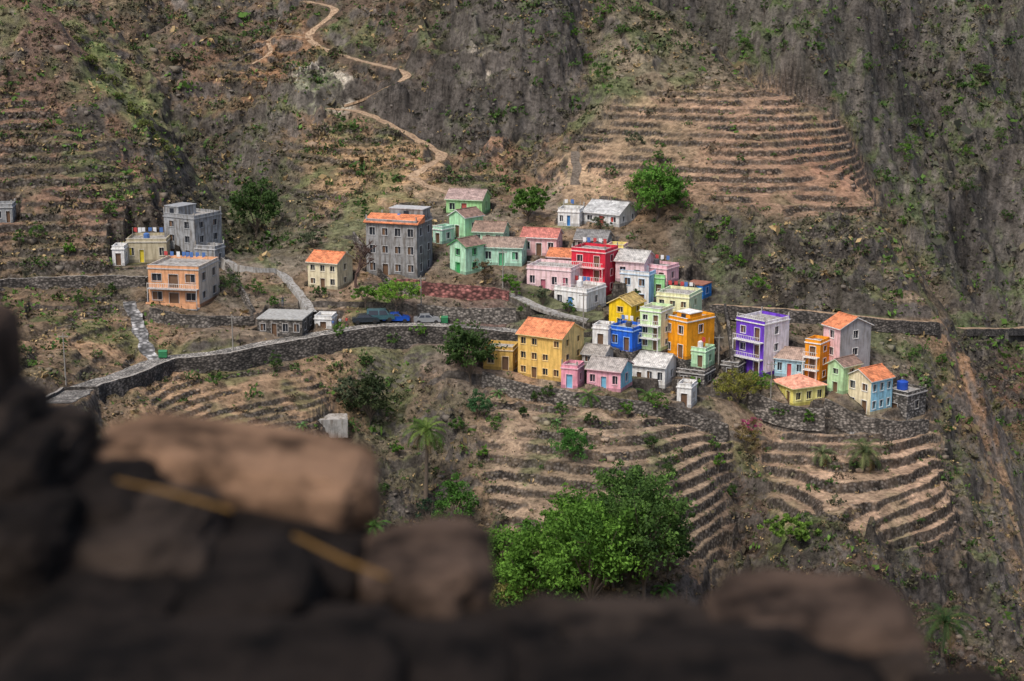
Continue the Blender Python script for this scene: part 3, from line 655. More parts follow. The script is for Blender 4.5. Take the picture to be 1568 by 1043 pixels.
# ------------------------------------------------------------------ vegetation
def leafcards(cen,size,colr,k=1.0,flat=.0):
    M=len(cen);a=rng.normal(size=(M,3));a/=np.linalg.norm(a,axis=1)[:,None];b=rng.normal(size=(M,3));a[:,2]*=(1-flat)
    b-=a*(a*b).sum(1)[:,None]/(a*a).sum(1)[:,None];b/=np.linalg.norm(b,axis=1)[:,None]
    s=(size*rng.uniform(.6,1.4,M))[:,None]
    V=np.stack([cen-a*s,cen-b*s*.55*k,cen+a*s,cen+b*s*.55*k],1).reshape(-1,3);Fc=np.arange(M*4).reshape(-1,4)
    return V,Fc,np.repeat(colr,4,0)
def sprinkle_crown(c,rx,ry,rz,nclump,nleaf,ls,cd,cl,lump=.26):
    V=[];cols=[];i=0;ph=random.random()*6
    while i<nclump:
        d=rng.normal(size=3);d/=np.linalg.norm(d);r=rng.uniform(.3,1.)**.6
        if d[2]<-.6:continue
        an=math.atan2(d[1],d[0]);lob=1+.2*math.sin(3*an+ph)+.16*math.sin(5*d[2]*2+ph*2)
        p=np.array([d[0]*rx*r,d[1]*ry*r,d[2]*rz*r])*lob
        cr=lump*rng.uniform(.45,1.25)*min(rx,rz)
        q=rng.normal(size=(nleaf,3));q/=np.linalg.norm(q,axis=1)[:,None];q*=(rng.random(nleaf)**.45)[:,None]*cr*np.array([1.15,1.15,.75])
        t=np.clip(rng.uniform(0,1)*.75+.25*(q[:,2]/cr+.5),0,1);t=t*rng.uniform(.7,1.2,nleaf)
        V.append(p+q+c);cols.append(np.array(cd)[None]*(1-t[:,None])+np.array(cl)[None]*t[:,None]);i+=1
    return np.concatenate(V),np.clip(np.concatenate(cols),.005,.6)
bark=simple('bark',(.13,.1,.075),.95)
def tree(name,px,py,wpx,hpx,cd,cl,trunk=.35,dens_=1.,ls=None,wide=1.,nl=38):
    p=hit(px,py)[0];a,yy,zz=sight(px,py);sc=p[1]/yy/F;w=wpx*sc;hh=hpx*sc
    E=bpy.data.objects.new(name,None);link(E);E.location=p
    rz=hh*(1-trunk)/2;cz=hh-rz;rx=w/2*.85;ls=ls or max(.12,min(.26,w*.028))
    mb=MB();tr=max(.08,w*.02)
    lean=random.uniform(-.08,.08)*hh
    tube(mb,[(0,0,-.6),(lean*.3,0,hh*trunk*.5),(lean*.6,.1,hh*trunk),(lean,0,cz+rz*.4)],[tr*1.3,tr,tr*.8,tr*.25],7)
    for i in range(9):
        an=i*2.4+random.random();l=random.uniform(.55,.95);z0=hh*trunk*random.uniform(.7,1.1)
        e=(math.cos(an)*rx*l,math.sin(an)*rx*l,cz+rz*random.uniform(-.2,.7));m=(e[0]*.45+lean*.5,e[1]*.45,(z0+e[2])*.52)
        tube(mb,[(lean*.5,0,z0),m,e],[tr*.55,tr*.35,tr*.1],5)
    mb.obj('trunk_and_limbs',[bark],E)
    nc=int(28*dens_*max(1,w/4));nc=min(nc,230)
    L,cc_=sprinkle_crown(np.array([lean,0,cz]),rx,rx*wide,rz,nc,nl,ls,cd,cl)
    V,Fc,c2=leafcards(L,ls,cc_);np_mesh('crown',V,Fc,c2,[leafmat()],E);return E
DG=((.02,.045,.015),(.08,.14,.035));BG=((.03,.08,.012),(.16,.32,.045));MG=((.03,.065,.02),(.13,.24,.05));OL=((.06,.07,.025),(.2,.19,.06));GG=((.04,.055,.035),(.14,.17,.09))
for q in ((905,955,200,205,BG,.2,1.5),(985,930,160,215,MG,.2,1.4),(830,965,150,170,BG,.15,1.3)):
    tree('large_leafy_tree',*q[:4],*q[4],trunk=q[5],dens_=q[6],ls=.24,nl=64)
tree('leafy_tree',955,830,125,115,*MG,trunk=.2,ls=.22,nl=56,dens_=1.3)
tree('leafy_tree',870,850,95,85,*BG,trunk=.2,ls=.2,nl=56,dens_=1.3)
tree('leafy_tree',775,900,110,95,*BG,trunk=.1,ls=.2,nl=56)
tree('leafy_tree',1020,890,90,110,*DG,trunk=.15,ls=.2,nl=50)
tree('leafy_tree',940,900,110,110,*BG,trunk=.1,ls=.22,nl=50)
tree('leafy_tree',790,960,80,80,(.12,.12,.04),(.32,.3,.1),trunk=.05,ls=.2)
tree('leafy_tree',722,590,92,95,*DG,trunk=.15,dens_=1.3)
tree('leafy_tree',702,560,50,50,*DG,trunk=.1)
tree('round_bush',733,638,42,42,(.03,.08,.03),(.08,.19,.07),trunk=.05,dens_=2.2,ls=.11,nl=50)
tree('round_bush',877,708,62,60,(.03,.09,.02),(.1,.26,.05),trunk=.08,dens_=2.2,ls=.13,nl=50)
tree('leafy_tree',392,362,90,88,*DG,trunk=.12,dens_=1.3)
tree('leafy_tree',808,342,75,52,(.03,.07,.015),(.12,.24,.04),trunk=.25,dens_=1.4)
tree('leafy_tree',1005,336,88,85,(.04,.1,.015),(.15,.33,.05),trunk=.08,dens_=1.8)
tree('leafy_tree',975,312,50,50,*BG,trunk=.1)
tree('acacia_tree',560,474,50,38,*BG,trunk=.3,ls=.12,dens_=1.8)
tree('acacia_tree',607,482,82,54,(.05,.12,.015),(.24,.43,.06),trunk=.3,ls=.13,dens_=2.)
tree('leafy_tree',356,455,40,42,*DG,trunk=.1)
tree('leafy_tree',565,650,90,85,(.02,.035,.015),(.07,.09,.035),trunk=.1)
tree('leafy_tree',535,630,60,55,*GG,trunk=.1)
tree('leafy_tree',700,808,75,75,(.03,.07,.015),(.1,.24,.04),trunk=.1,dens_=1.4)
tree('leafy_tree',660,805,50,50,(.015,.035,.02),(.04,.08,.04),trunk=.1)
tree('olive_bush',1130,618,88,52,(.1,.11,.02),(.32,.31,.07),trunk=.1,dens_=1.8,ls=.12)
tree('leafy_tree',1165,605,45,38,*BG,trunk=.1)
tree('bougainvillea_bush',1142,695,44,52,(.08,.05,.03),(.25,.2,.06),trunk=.05)
tree('bougainvillea_bush',1150,664,36,28,(.1,.1,.03),(.55,.07,.25),trunk=.05,ls=.1)
tree('shrub',832,468,28,30,*GG,trunk=.05);tree('shrub',813,392,24,22,*DG,trunk=.05);tree('shrub',742,430,40,34,(.07,.05,.03),(.2,.15,.08),trunk=.05)
tree('shrub',918,352,38,22,*GG,trunk=.05);tree('shrub',970,225,36,26,*GG,trunk=.1);tree('shrub',490,455,32,20,*DG,trunk=.05)
tree('shrub',975,477,20,38,*DG,trunk=.1);tree('shrub',1060,490,22,22,*MG,trunk=.1)
tree('shrub',1160,448,40,26,*BG,trunk=.05);tree('shrub',1210,824,90,34,(.06,.12,.02),(.18,.3,.05),trunk=.02)
tree('shrub',1020,740,46,40,*DG,trunk=.05);tree('shrub',480,380,50,28,*GG,trunk=.05);tree('shrub',105,392,22,26,*BG,trunk=.05)
tree('shrub',780,440,30,22,*BG,trunk=.05);tree('shrub',700,660,30,22,*MG,trunk=.05);tree('shrub',925,128,30,34,*MG,trunk=.05);tree('shrub',1135,80,34,34,*MG,trunk=.05)
for q in ((925,30),(950,60),(915,50),(1400,200),(1385,240),(1170,20),(900,100),(880,60),(1330,110),(1500,120),(1540,340),(1200,80),(1105,395),(1130,410),(1090,370),(1480,300),(960,640),(1060,600),(700,520),(820,615),(1090,690),(560,340),(870,480),(790,455),(520,520),(640,520),(1110,350),(1150,380),(610,700),(640,660),(590,760),(1100,720),(1120,760),(840,610),(1010,250),(1040,300),(700,550),(330,590),(420,570),(60,370),(170,330),(1380,350),(1010,630),(1395,225),(1390,255),(1120,30),(870,40),(930,15),(600,530),(560,560),(1240,650),(1195,640),(905,650),(800,640),(170,450),(120,470),(60,410),(30,380),(420,470),(390,455),(1440,560),(1000,690),(760,660),(860,640),(740,700),(1480,240),(1450,180),(1530,220),(1250,60)):
    tree('shrub',q[0],q[1],random.uniform(18,34),random.uniform(16,30),*random.choice([BG,MG,MG,DG]),trunk=.05,nl=24)
for i in range(22):
    t=i/21;tree('shrub',118+t*150+random.uniform(-5,5),68+t*185+random.uniform(-8,8),random.uniform(12,24),random.uniform(8,14),(.08,.1,.03),(.24,.28,.08),trunk=.02,nl=20)
def palm(name,px,py,hpx,fl,nf=26,c1=(.05,.1,.02),c2=(.2,.28,.06),tw=.22):
    p=hit(px,py)[0];a,yy,zz=sight(px,py);sc=p[1]/yy/F;hh=hpx*sc;L=fl*sc
    E=bpy.data.objects.new(name,None);link(E);E.location=p;mb=MB()
    if hh>.3:tube(mb,[(0,0,-.5),(.1,0,hh*.3),(.25,0,hh*.7),(.2,0,hh)],[tw*1.4,tw,tw*.85,tw*.9],8);mb.obj('trunk',[bark],E)
    V=[];Cc=[]
    for i in range(nf):
        an=i*2.399+random.random()*.3;el=-.45+1.75*(i/nf)**.8;l=L*random.uniform(.8,1.1);prev=np.array([.2 if hh>.3 else 0,0,hh]);e=el;dd=np.array([math.cos(an),math.sin(an)])
        dead=el<-.15 and hh>1;base=np.array(c1)+(np.array(c2)-np.array(c1))*random.random();
        if dead:base=np.array([.22,.16,.07])
        K=14
        for k in range(K):
            e-=.07+.06*k/K*2;stp=l/K;nx=prev+np.array([dd[0]*math.cos(e),dd[1]*math.cos(e),math.sin(e)])*stp
            sv=np.array([-dd[1],dd[0],0]);ll=l*.17*math.sin(math.pi*(k+1.5)/(K+2))+.05;w=.022*L/2+.02
            fw=(nx-prev)/stp
            V+=[prev-sv*.03,nx-sv*.03,nx+sv*.03,prev+sv*.03];Cc+=[base]*4
            for sg in (-1,1):
                for hf in (0,.5):
                    q=prev+(nx-prev)*hf;tip=q+sv*sg*ll+fw*ll*.7+np.array([0,0,-ll*.3*random.uniform(.5,1.5)]);V+=[q,q+fw*w*1.2,tip,q-fw*w*.2];Cc+=[base*random.uniform(.7,1.25)]*4
            prev=nx
    V=np.array(V);np_mesh('fronds',V,np.arange(len(V)).reshape(-1,4),np.clip(np.array(Cc),.01,.6),[leafmat()],E)
palm('date_palm',652,762,105,46,38,tw=.26);palm('date_palm',1320,720,30,42,34,c1=(.05,.075,.03),c2=(.2,.23,.09));palm('date_palm',1257,714,20,27,26,c1=(.06,.08,.035),c2=(.2,.24,.1))
palm('date_palm',1442,1000,50,54,30,c1=(.02,.05,.015),c2=(.07,.11,.03));palm('banana_plant',900,614,8,28,18,c2=(.12,.25,.05));palm('banana_plant',990,614,8,26,18,c2=(.12,.25,.05))
palm('banana_plant',570,820,14,32,16,c2=(.12,.35,.05));palm('banana_plant',1015,915,14,26,14,c2=(.12,.35,.05));palm('banana_plant',800,814,8,24,14,c2=(.12,.35,.05));palm('banana_plant',880,912,10,26,14,c2=(.1,.3,.04))
palm('banana_plant',760,606,4,16,14,c2=(.15,.3,.1));palm('banana_plant',460,655,4,14,14,c2=(.15,.3,.1));palm('banana_plant',850,650,4,14,14,c2=(.15,.3,.1))
def bare_tree(px,py,hpx):
    p=hit(px,py)[0];sc=p[1]/F;hh=hpx*sc;mb=MB()
    def br(o,d,l,r,k):
        e=o+d*l;tube(mb,[tuple(o),tuple(o+d*l*.5+Vector((random.uniform(-.05,.05)*l,0,0))),tuple(e)],[r,r*.8,r*.6],5)
        if k==0:return
        for i in range(3 if k>1 else 5):
            v=(d+Vector((random.uniform(-1,1),random.uniform(-1,1),random.uniform(-.25,.5)))*.9).normalized();br(e,v,l*random.uniform(.6,.85),max(.045,r*.6),k-1)
    br(Vector((0,0,-.3)),Vector((.05,0,1)),hh*.36,.3,5);o=mb.obj('bare_tree',[simple('bare_bark',(.1,.06,.05),.9)]);o.location=p
bare_tree(545,440,66)
# scrub, dry grass and stones over the whole hillside
NS=70000
sx=rng.uniform(-60,1630,NS);sy=rng.uniform(-20,1043,NS)
sp=hit(sx,sy)
ok=np.ones(NS,bool)
for h in HT:
    u=(sp[:,0]-h['O'][0])*h['fd'][0]+(sp[:,1]-h['O'][1])*h['fd'][1];v=(sp[:,0]-h['O'][0])*h['sd'][0]+(sp[:,1]-h['O'][1])*h['sd'][1]
    ok&=~((u>-.6)&(u<h['W']+.6)&(v>-1.2)&(v<h['D']+.6))
for nm,ln,hw,mat,draw,wob in PATHS:
    if nm=='wall_base':continue
    for q in ln[::1]:ok&=~(np.hypot(sp[:,0]-q[0],sp[:,1]-q[1])<hw+.45)
sp=sp[ok]
r=np.clip(np.round(np.interp(sp[:,1],YR,np.arange(NR))),0,NR-1).astype(int);c=np.clip(np.round(np.interp(sp[:,0]/(sp[:,1]+60),UC,np.arange(NC))),0,NC-1).astype(int)
tT=np.clip(T1+T5+T6+T4,0,1)[r,c];vv=mV[r,c];cz=col[r,c];ris=RIS[r,c];rkk=rockw[r,c];frs=mR2[r,c];far=sp[:,1]/250
ng=fbm(sp[:,0]/9,sp[:,1]/9,3,5);npat=fbm(sp[:,0]/12,sp[:,1]/12,3,1)
keep=rng.random(len(sp))<(.8+.35*npat-.5*tT-.5*vv+.3*ris-.55*rkk);sel=np.where(keep)[0];half=int(len(sel)*.85)
sel=rng.permutation(sel);tf=sel[:half];rk=sel[half:]
bl=7;M=len(tf)
size=rng.lognormal(-1.3,.5,M)*far[tf]*(1-.4*tT[tf])
kind=rng.random(M)
gr=(kind<.08+.4*(ng[tf]>.3-.25*frs[tf]))
tc_=np.where(gr[:,None],np.array([.08,.15,.03]),np.where((kind<.7)[:,None],cz[tf]*np.array([.62,.7,.6]),np.array([.12,.105,.065])))
tc_=np.where(((kind>.86)&(frs[tf]<.3))[:,None],np.array([.36,.26,.13]),tc_)*rng.uniform(.6,1.3,M)[:,None]
cen=np.repeat(sp[tf],bl,0);sz=np.repeat(size,bl)
off=rng.normal(size=(M*bl,3))*np.array([.6,.6,.35]);off[:,2]=np.abs(off[:,2])
V,Fc,c2=leafcards(cen+off*sz[:,None],sz*.55,np.repeat(tc_,bl,0)*rng.uniform(.75,1.25,M*bl)[:,None],1.,0)
np_mesh('scrub_and_dry_grass',V,Fc,np.clip(c2,.01,.6),[leafmat('dry_foliage',0.)])
# bushes
NB=8000;bx_=rng.uniform(-40,1610,NB);by_=rng.uniform(-10,1043,NB);bp_=hit(bx_,by_)
r=np.clip(np.round(np.interp(bp_[:,1],YR,np.arange(NR))),0,NR-1).astype(int);c=np.clip(np.round(np.interp(bp_[:,0]/(bp_[:,1]+60),UC,np.arange(NC))),0,NC-1).astype(int)
dn_=fbm(bp_[:,0]/16,bp_[:,1]/16,3,3);kp=(rng.random(NB)<np.clip(.42+.8*dn_,0.05,1)*(1-.8*np.clip(T1+T5+T6+T4+mV,0,1)[r,c])*(1-.6*rockw[r,c]))
for h in HT:
    kp&=~(np.hypot(bp_[:,0]-h['O'][0],bp_[:,1]-h['O'][1])<h['W']+2.5)
for nm,ln,hw,mat,draw,wob in PATHS:
    for q in ln:kp&=~(np.hypot(bp_[:,0]-q[0],bp_[:,1]-q[1])<hw+1.3)
bp_=bp_[kp];M=len(bp_);bl=46;bs=rng.lognormal(-.15,.45,M)*bp_[:,1]/260
kk=rng.random(M);bc_=np.where((kk<.45)[:,None],np.array([.065,.125,.03]),np.where((kk<.75)[:,None],np.array([.1,.1,.055]),np.array([.15,.115,.075])))
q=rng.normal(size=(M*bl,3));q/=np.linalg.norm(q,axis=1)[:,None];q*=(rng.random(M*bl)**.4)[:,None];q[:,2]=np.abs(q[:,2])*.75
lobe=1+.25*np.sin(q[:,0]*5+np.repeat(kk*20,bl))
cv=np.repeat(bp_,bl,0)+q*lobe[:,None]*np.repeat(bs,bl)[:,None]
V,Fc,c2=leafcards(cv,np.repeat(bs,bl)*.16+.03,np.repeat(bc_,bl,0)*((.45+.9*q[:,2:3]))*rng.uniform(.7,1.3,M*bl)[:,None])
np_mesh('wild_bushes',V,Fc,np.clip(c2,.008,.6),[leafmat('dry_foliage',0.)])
M=len(rk);s=rng.lognormal(-1.8,.6,M)*np.minimum(far[rk],1.2);base=np.array([[-1,-1,-1],[1,-1,-1],[1,1,-1],[-1,1,-1],[-1,-1,1],[1,-1,1],[1,1,1],[-1,1,1]],float)
jit=base[None]*rng.uniform(.45,1.,(M,8,3));an=rng.uniform(0,6.28,M);ca,sa_=np.cos(an)[:,None],np.sin(an)[:,None]
jx=jit[:,:,0]*ca-jit[:,:,1]*sa_;jy=jit[:,:,0]*sa_+jit[:,:,1]*ca
V=np.stack([jx,jy,jit[:,:,2]*.7],-1)*s[:,None,None]+sp[rk][:,None,:];fb=np.array([(0,3,2,1),(4,5,6,7),(0,1,5,4),(1,2,6,5),(2,3,7,6),(3,0,4,7)])
Fc=(fb[None]+8*np.arange(M)[:,None,None]).reshape(-1,4);rc_=(np.array([.19,.165,.14])*rng.uniform(.5,1.6,M)[:,None]);rc_=rc_*.4+cz[rk]*.6
np_mesh('loose_rocks',V.reshape(-1,3),Fc,np.clip(np.repeat(rc_,8,0),.01,.6),[leafmat('rock_chips',0.)])
# ------------------------------------------------------------------ vehicles, people, street things
def car(name,px,py,colr,yaw,van=False):
    p=hit(px,py)[0];E=bpy.data.objects.new(name,None);link(E);E.location=(p[0],p[1],p[2]+.1);E.rotation_euler=(0,0,yaw)
    prof=[(-2.05,.35),(-2.1,.75),(-1.95,.98),(-1.5,1.02),(-1.05,1.42),(.35,1.48),(1.0,1.02),(1.75,.9),(2.05,.7),(2.08,.35)]
    if van:prof=[(-2.1,.35),(-2.15,.9),(-2.1,1.7),(-1.9,1.85),(.8,1.85),(1.35,1.15),(2.0,1.0),(2.15,.7),(2.15,.35)]
    mb=MB();k=len(prof)
    def hw_(z):return .82 if z<1.05 else .82-(z-1.05)*.35
    for i in range(k):
        a,b=prof[i],prof[(i+1)%k];mb.quad([(a[0],-hw_(a[1]),a[1]),(a[0],hw_(a[1]),a[1]),(b[0],hw_(b[1]),b[1]),(b[0],-hw_(b[1]),b[1])],0)
    for s in (-1,1):mb.quad([(a[0],s*hw_(a[1]),a[1]) for a in prof],0)
    mb.obj('body',[simple('car_paint',colr,.3)],E)
    g=MB();top=1.42 if not van else 1.72
    for s in (-1,1):
        for x0,x1,xt0,xt1 in (((-1.3,-.4,-.98,-.4),(-.3,.75,-.3,.3)) if not van else ((-.2,1.1,-.2,.75),(-1.8,-.4,-1.8,-.4))):
            g.quad([(x0,s*(hw_(1.06)+.012),1.06),(x1,s*(hw_(1.06)+.012),1.06),(xt1,s*(hw_(top)+.012),top),(xt0,s*(hw_(top)+.012),top)],0)
    A=(1.0,1.02) if not van else (1.35,1.15);B=(.35,1.48) if not van else (.8,1.85)
    f=lambda t:(A[0]+(B[0]-A[0])*t+.02,A[1]+(B[1]-A[1])*t+.02);l,u=f(.1),f(.9)
    g.quad([(l[0],-.72,l[1]),(l[0],.72,l[1]),(u[0],.62,u[1]),(u[0],-.62,u[1])],0)
    if not van:g.quad([(-1.47,-.7,1.07),(-1.47,.7,1.07),(-1.12,.6,1.39),(-1.12,-.6,1.39)],0)
    g.obj('windows',[glass()],E);w=MB()
    for x in (-1.3,1.35):
        for s in (-1,1):
            y0=s*.84;tube(w,[(x,y0-.1*s,.33),(x,y0+.02*s,.33),(x,y0+.03*s,.33)],[.33,.33,.2],14,0)
    w.obj('wheels',[simple('tyre',(.02,.02,.02),.8)],E)
car('parked_car',607,494,(.01,.09,.5),.0);car('parked_car',560,496,(.03,.04,.05),.15);car('parked_car',654,496,(.3,.31,.32),.1);car('parked_van',583,492,(.05,.12,.14),.1,True)
def person(px,py,shirt,pants,yaw=0,stride=.2):
    p=hit(px,py)[0];E=bpy.data.objects.new('person',None);link(E);E.location=(p[0],p[1],p[2]+.06);E.rotation_euler=(0,0,yaw)
    J={'pel':(0,0,.95,.13),'wai':(0,0,1.1,.12),'che':(0,-.01,1.32,.15),'nec':(0,0,1.48,.055),'hd1':(0,-.02,1.58,.08),'hd2':(0,-.02,1.68,.085),
       'hl':(-.1,0,.9,.09),'kl':(-.1,-stride*.6,.5,.06),'al':(-.1,-stride*.4,.09,.04),'tl':(-.1,-stride*.4-.17,.04,.035),
       'hr':(.1,0,.9,.09),'kr':(.1,stride*.2,.5,.06),'ar':(.1,stride,.1,.04),'tr':(.1,stride-.16,.04,.035),
       'sl':(-.19,0,1.4,.06),'el':(-.25,.05,1.12,.042),'wl':(-.26,-.08,.88,.03),'fl':(-.26,-.11,.79,.022),
       'sr':(.19,0,1.4,.06),'er':(.25,.05,1.12,.042),'wr':(.26,-.1,.9,.03),'fr':(.26,-.14,.81,.022)}
    ks=list(J);Ed=[('pel','wai'),('wai','che'),('che','nec'),('nec','hd1'),('hd1','hd2'),('pel','hl'),('hl','kl'),('kl','al'),('al','tl'),('pel','hr'),('hr','kr'),('kr','ar'),('ar','tr'),('che','sl'),('sl','el'),('el','wl'),('wl','fl'),('che','sr'),('sr','er'),('er','wr'),('wr','fr')]
    me=bpy.data.meshes.new('body');me.from_pydata([J[k][:3] for k in ks],[(ks.index(a),ks.index(b)) for a,b in Ed],[]);o=bpy.data.objects.new('tmp',me);scene.collection.objects.link(o)
    md=o.modifiers.new('s','SKIN')
    for i,k in enumerate(ks):me.skin_vertices[0].data[i].radius=(J[k][3],J[k][3]*.85)
    me.skin_vertices[0].data[0].use_root=True;sb=o.modifiers.new('u','SUBSURF');sb.levels=1
    dg=bpy.context.evaluated_depsgraph_get();m2=bpy.data.meshes.new_from_object(o.evaluated_get(dg));bpy.data.objects.remove(o)
    m2.materials.clear()
    for m in (simple('skin',(.18,.09,.055),.6),simple('shirt',shirt,.9),simple('trousers',pants,.9),simple('hair',(.015,.012,.01),.9)):m2.materials.append(m)
    for f in m2.polygons:
        c=f.center;f.use_smooth=True
        f.material_index=3 if (c.z>1.66 or c.z>1.58 and c.y>.02) or c.z<.08 else 0 if c.z>1.47 or (abs(c.x)>.21 and c.z<1.15) else 1 if c.z>.98 else 2
    link(bpy.data.objects.new('body',m2),E)
    mb=MB();mb.box(-.012,.012,-.125,-.09,1.6,1.635);
    for s in (-1,1):mb.box(s*.035-.01,s*.035+.01,-.1,-.085,1.645,1.66,1)
    mb.obj('face',[simple('skin',(.18,.09,.055),.6),simple('eyes',(.02,.02,.02),.3)],E)
person(521,503,(.6,.6,.6),(.05,.07,.15),.5);person(531,502,(.5,.08,.06),(.08,.08,.09),-.6);person(510,506,(.08,.15,.35),(.25,.22,.18),2.5);person(433,470,(.05,.05,.06),(.12,.14,.2),.2)
person(675,499,(.6,.55,.3),(.06,.06,.08),1.4)
def pole(px,py,hpx):
    p=hit(px,py)[0];h_=hpx*p[1]/F;mb=MB();tube(mb,[(0,0,-.4),(0,0,h_*.5),(0,0,h_)],[.11,.09,.07],8);mb.box(-.7,.7,-.05,.05,h_-.5,h_-.4)
    for q in (-.6,-.2,.2,.6):mb.box(q-.03,q+.03,-.03,.03,h_-.398,h_-.25)
    o=mb.obj('utility_pole',[simple('weathered_wood',(.3,.28,.25),.9)]);o.location=p
pole(357,541,62);pole(101,590,84);pole(893,520,75);pole(645,470,50);pole(1100,560,50);pole(1180,610,60);pole(770,440,60)
def bin_(px,py):
    p=hit(px,py)[0];mb=MB();mb.box(-.6,.6,-.4,.4,.18,1.0);mb.quad([(-.63,-.43,1.004),(.63,-.43,1.004),(.63,0,1.25),(-.63,0,1.25)]);mb.quad([(-.63,0,1.25),(.63,0,1.25),(.63,.43,1.004),(-.63,.43,1.004)])
    mb.quad([(.63,-.43,1.004),(.63,.43,1.004),(.63,0,1.25)]);mb.quad([(-.63,.43,1.004),(-.63,-.43,1.004),(-.63,0,1.25)])
    for x in (-.5,.5):
        for y in (-.3,.3):tube(mb,[(x-.04,y,.1),(x+.04,y,.1)],[.1,.1],8,1)
    o=mb.obj('waste_container',[simple('green_plastic',(.03,.2,.08),.5),simple('tyre',(.02,.02,.02),.8)]);o.location=(p[0],p[1],p[2]+.05)
bin_(250,549);bin_(680,496)
so_=[h for h in HT if h['name']=='stone_outbuilding'][1];c_=so_['O'][:2]+so_['fd']*so_['W']*.4+so_['sd']*so_['D']*.5
mb=MB();tube(mb,[(0,0,0),(0,0,.1),(0,0,1.2),(0,0,1.4)],[.8,.85,.85,.4],14);o=mb.obj('water_tank',[simple('blue_plastic',(.02,.08,.45),.4)]);o.location=(c_[0],c_[1],so_['O'][2]+so_['H']+.19)
p=hit(502,646)[0];mb=MB();mb.box(-2.8,2.8,-1.5,1.8,-2,.7,0);mb.box(-2.6,2.6,-1.3,1.6,.702,.75,1);o=mb.obj('water_cistern',[m_conc,m_cap]);o.location=p;o.rotation_euler=(0,0,.12)
p=hit(1312,662)[0];mb=MB()
for i in range(9):mb.box(-1.,1.,i*.34,(i+1)*.34-.003,-1.,i*.19)
o=mb.obj('stone_steps',[m_rub]);o.location=p;o.rotation_euler=(0,0,-.3)
# ------------------------------------------------------------------ foreground dry-stone wall at the lookout
def rockmat(col,name):
    m,nt,b=newmat(name);L=nt.links.new;tc=N(nt,'ShaderNodeTexCoord');n1=N(nt,'ShaderNodeTexNoise',Scale=9.,Detail=8.,Roughness=.65);L(tc.outputs['Object'],n1.inputs[0])
    n2=N(nt,'ShaderNodeTexNoise',Scale=30.,Detail=4.);L(tc.outputs['Object'],n2.inputs[0])
    c=mixc(nt,'MULTIPLY',1.,(*col,1),ramp(nt,n1.outputs[0],[(.38,.25),(.58,1.8)]));L(c,b.inputs['Base Color']);b.inputs['Roughness'].default_value=.9;b.inputs['Specular IOR Level'].default_value=.1
    bp=N(nt,'ShaderNodeBump',Strength=.5,Distance=.01);L(n2.outputs[0],bp.inputs['Height']);L(bp.outputs[0],b.inputs['Normal']);return m
RM=[rockmat((.0085,.0062,.005),'basalt_vignette_dark'),rockmat((.13,.078,.048),'slab_brown'),rockmat((.045,.03,.022),'basalt_brown'),rockmat((.022,.016,.0125),'basalt_mid')]  # basalt colours painted down to stand in for vignette, bottom stones most
import bmesh
WALL=bpy.data.objects.new('dry_stone_wall',None);link(WALL)
def rock(cx,cy,w,h,dist,mi,rot=0.,dep=.25,box=.6,sd=0,rg=.06,tap=0.):
    a,yy,zz=sight(cx,cy);c=Vector((a,yy,zz))*dist;s=dist/F;bm=bmesh.new();bmesh.ops.create_icosphere(bm,subdivisions=5,radius=1)
    rx,rz=w*s/2,h*s/2;R_=Vector((rx,dep/2,rz));cr,sr=math.cos(rot),math.sin(rot)
    for v in bm.verts:
        q=v.co.copy();e=box;q=Vector([math.copysign(abs(t)**e,t) for t in q]);q=q/max(1e-6,(abs(q.x)**4+abs(q.y)**4+abs(q.z)**4)**.25)*(1-.15*(1-e)) if box<1 else q
        nz=mnoise.fractal(v.co*1.3+Vector((sd*3.1,sd,0)),1.,2.,4);n2=mnoise.fractal(v.co*4+Vector((sd,0,sd)),1.,2.,3)
        q.z*=1+tap*q.x
        q=Vector((q.x*R_.x,q.y*R_.y,q.z*R_.z))*(1+nz*.12)+v.co*n2*rg*min(rx,rz)
        v.co=Vector((q.x*cr-q.z*sr,q.y,q.x*sr+q.z*cr))
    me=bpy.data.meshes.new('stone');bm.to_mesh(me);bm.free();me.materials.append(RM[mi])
    for f in me.polygons:f.use_smooth=True
    o=link(bpy.data.objects.new('stone',me),WALL);o.location=c
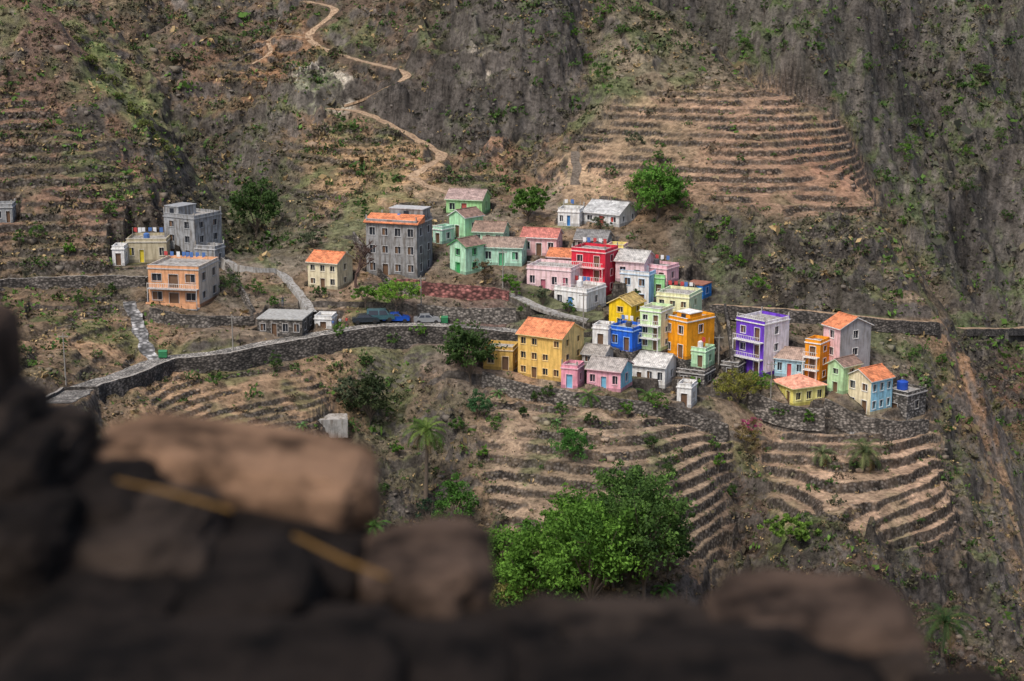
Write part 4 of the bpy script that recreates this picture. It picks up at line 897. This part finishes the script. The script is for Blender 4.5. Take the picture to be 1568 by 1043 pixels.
S=[# cx,cy,w,h,dist,mat,rot,dep
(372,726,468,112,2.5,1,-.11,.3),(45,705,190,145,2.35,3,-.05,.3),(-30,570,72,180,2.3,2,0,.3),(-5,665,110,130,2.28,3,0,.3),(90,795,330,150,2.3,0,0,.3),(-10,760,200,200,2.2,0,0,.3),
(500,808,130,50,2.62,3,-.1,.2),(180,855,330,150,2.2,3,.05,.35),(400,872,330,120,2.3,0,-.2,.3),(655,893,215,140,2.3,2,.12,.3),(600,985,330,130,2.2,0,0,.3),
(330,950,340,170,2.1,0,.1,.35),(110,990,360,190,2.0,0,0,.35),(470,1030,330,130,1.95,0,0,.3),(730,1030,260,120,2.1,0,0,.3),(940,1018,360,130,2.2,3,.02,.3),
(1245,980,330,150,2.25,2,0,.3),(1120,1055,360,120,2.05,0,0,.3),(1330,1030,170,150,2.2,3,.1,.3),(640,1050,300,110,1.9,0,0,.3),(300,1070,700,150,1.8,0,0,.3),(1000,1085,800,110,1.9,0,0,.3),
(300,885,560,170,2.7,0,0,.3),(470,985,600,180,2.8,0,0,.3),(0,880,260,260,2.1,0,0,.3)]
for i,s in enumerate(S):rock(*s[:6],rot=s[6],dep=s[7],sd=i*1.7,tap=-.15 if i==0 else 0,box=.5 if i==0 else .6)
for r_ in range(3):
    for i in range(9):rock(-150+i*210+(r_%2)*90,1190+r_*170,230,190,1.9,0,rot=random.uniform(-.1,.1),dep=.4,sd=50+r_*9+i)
mb=MB()
def wp(px,py,d):a,yy,zz=sight(px,py);return tuple(Vector((a,yy,zz))*d)
tube(mb,[wp(178,735,2.12),wp(250,752,2.1),wp(355,782,2.08)],[.002,.003,.0025],8)
tube(mb,[wp(450,820,2.0),wp(530,860,1.98),wp(594,884,1.97)],[.0025,.003,.002],8)
mb.obj('dry_stalk',[simple('ochre_straw',(.17,.085,.01),.8)])
# ------------------------------------------------------------------ light, sky, camera
w=bpy.data.worlds.new('World');scene.world=w;w.use_nodes=True;nt=w.node_tree;bg=nt.nodes['Background'];sky=nt.nodes.new('ShaderNodeTexSky');sky.sky_type='NISHITA';sky.sun_disc=False
EL,AZ=57,-34
sky.sun_elevation=math.radians(EL);sky.sun_rotation=math.radians(180-AZ);sky.dust_density=4;sky.air_density=1.;nt.links.new(sky.outputs[0],bg.inputs[0]);bg.inputs[1].default_value=.15
sd=bpy.data.lights.new('sun','SUN');sd.energy=2.4;sd.angle=math.radians(16);sd.color=(1,.95,.88);so=bpy.data.objects.new('sun',sd);link(so);so.rotation_euler=(math.radians(90-EL),0,math.radians(AZ))
cd=bpy.data.cameras.new('camera');cam=bpy.data.objects.new('camera',cd);link(cam);cam.rotation_euler=(math.radians(90)-TH,0,0);cd.lens=LENS;cd.sensor_width=36;cd.clip_end=3000;cd.clip_start=.05
cd.dof.use_dof=True;cd.dof.focus_distance=255;cd.dof.aperture_fstop=3.2
scene.camera=cam
scene.view_settings.view_transform='Standard';scene.view_settings.look='None';scene.view_settings.exposure=0
print('done',None if rg2 is None else len(rg2))
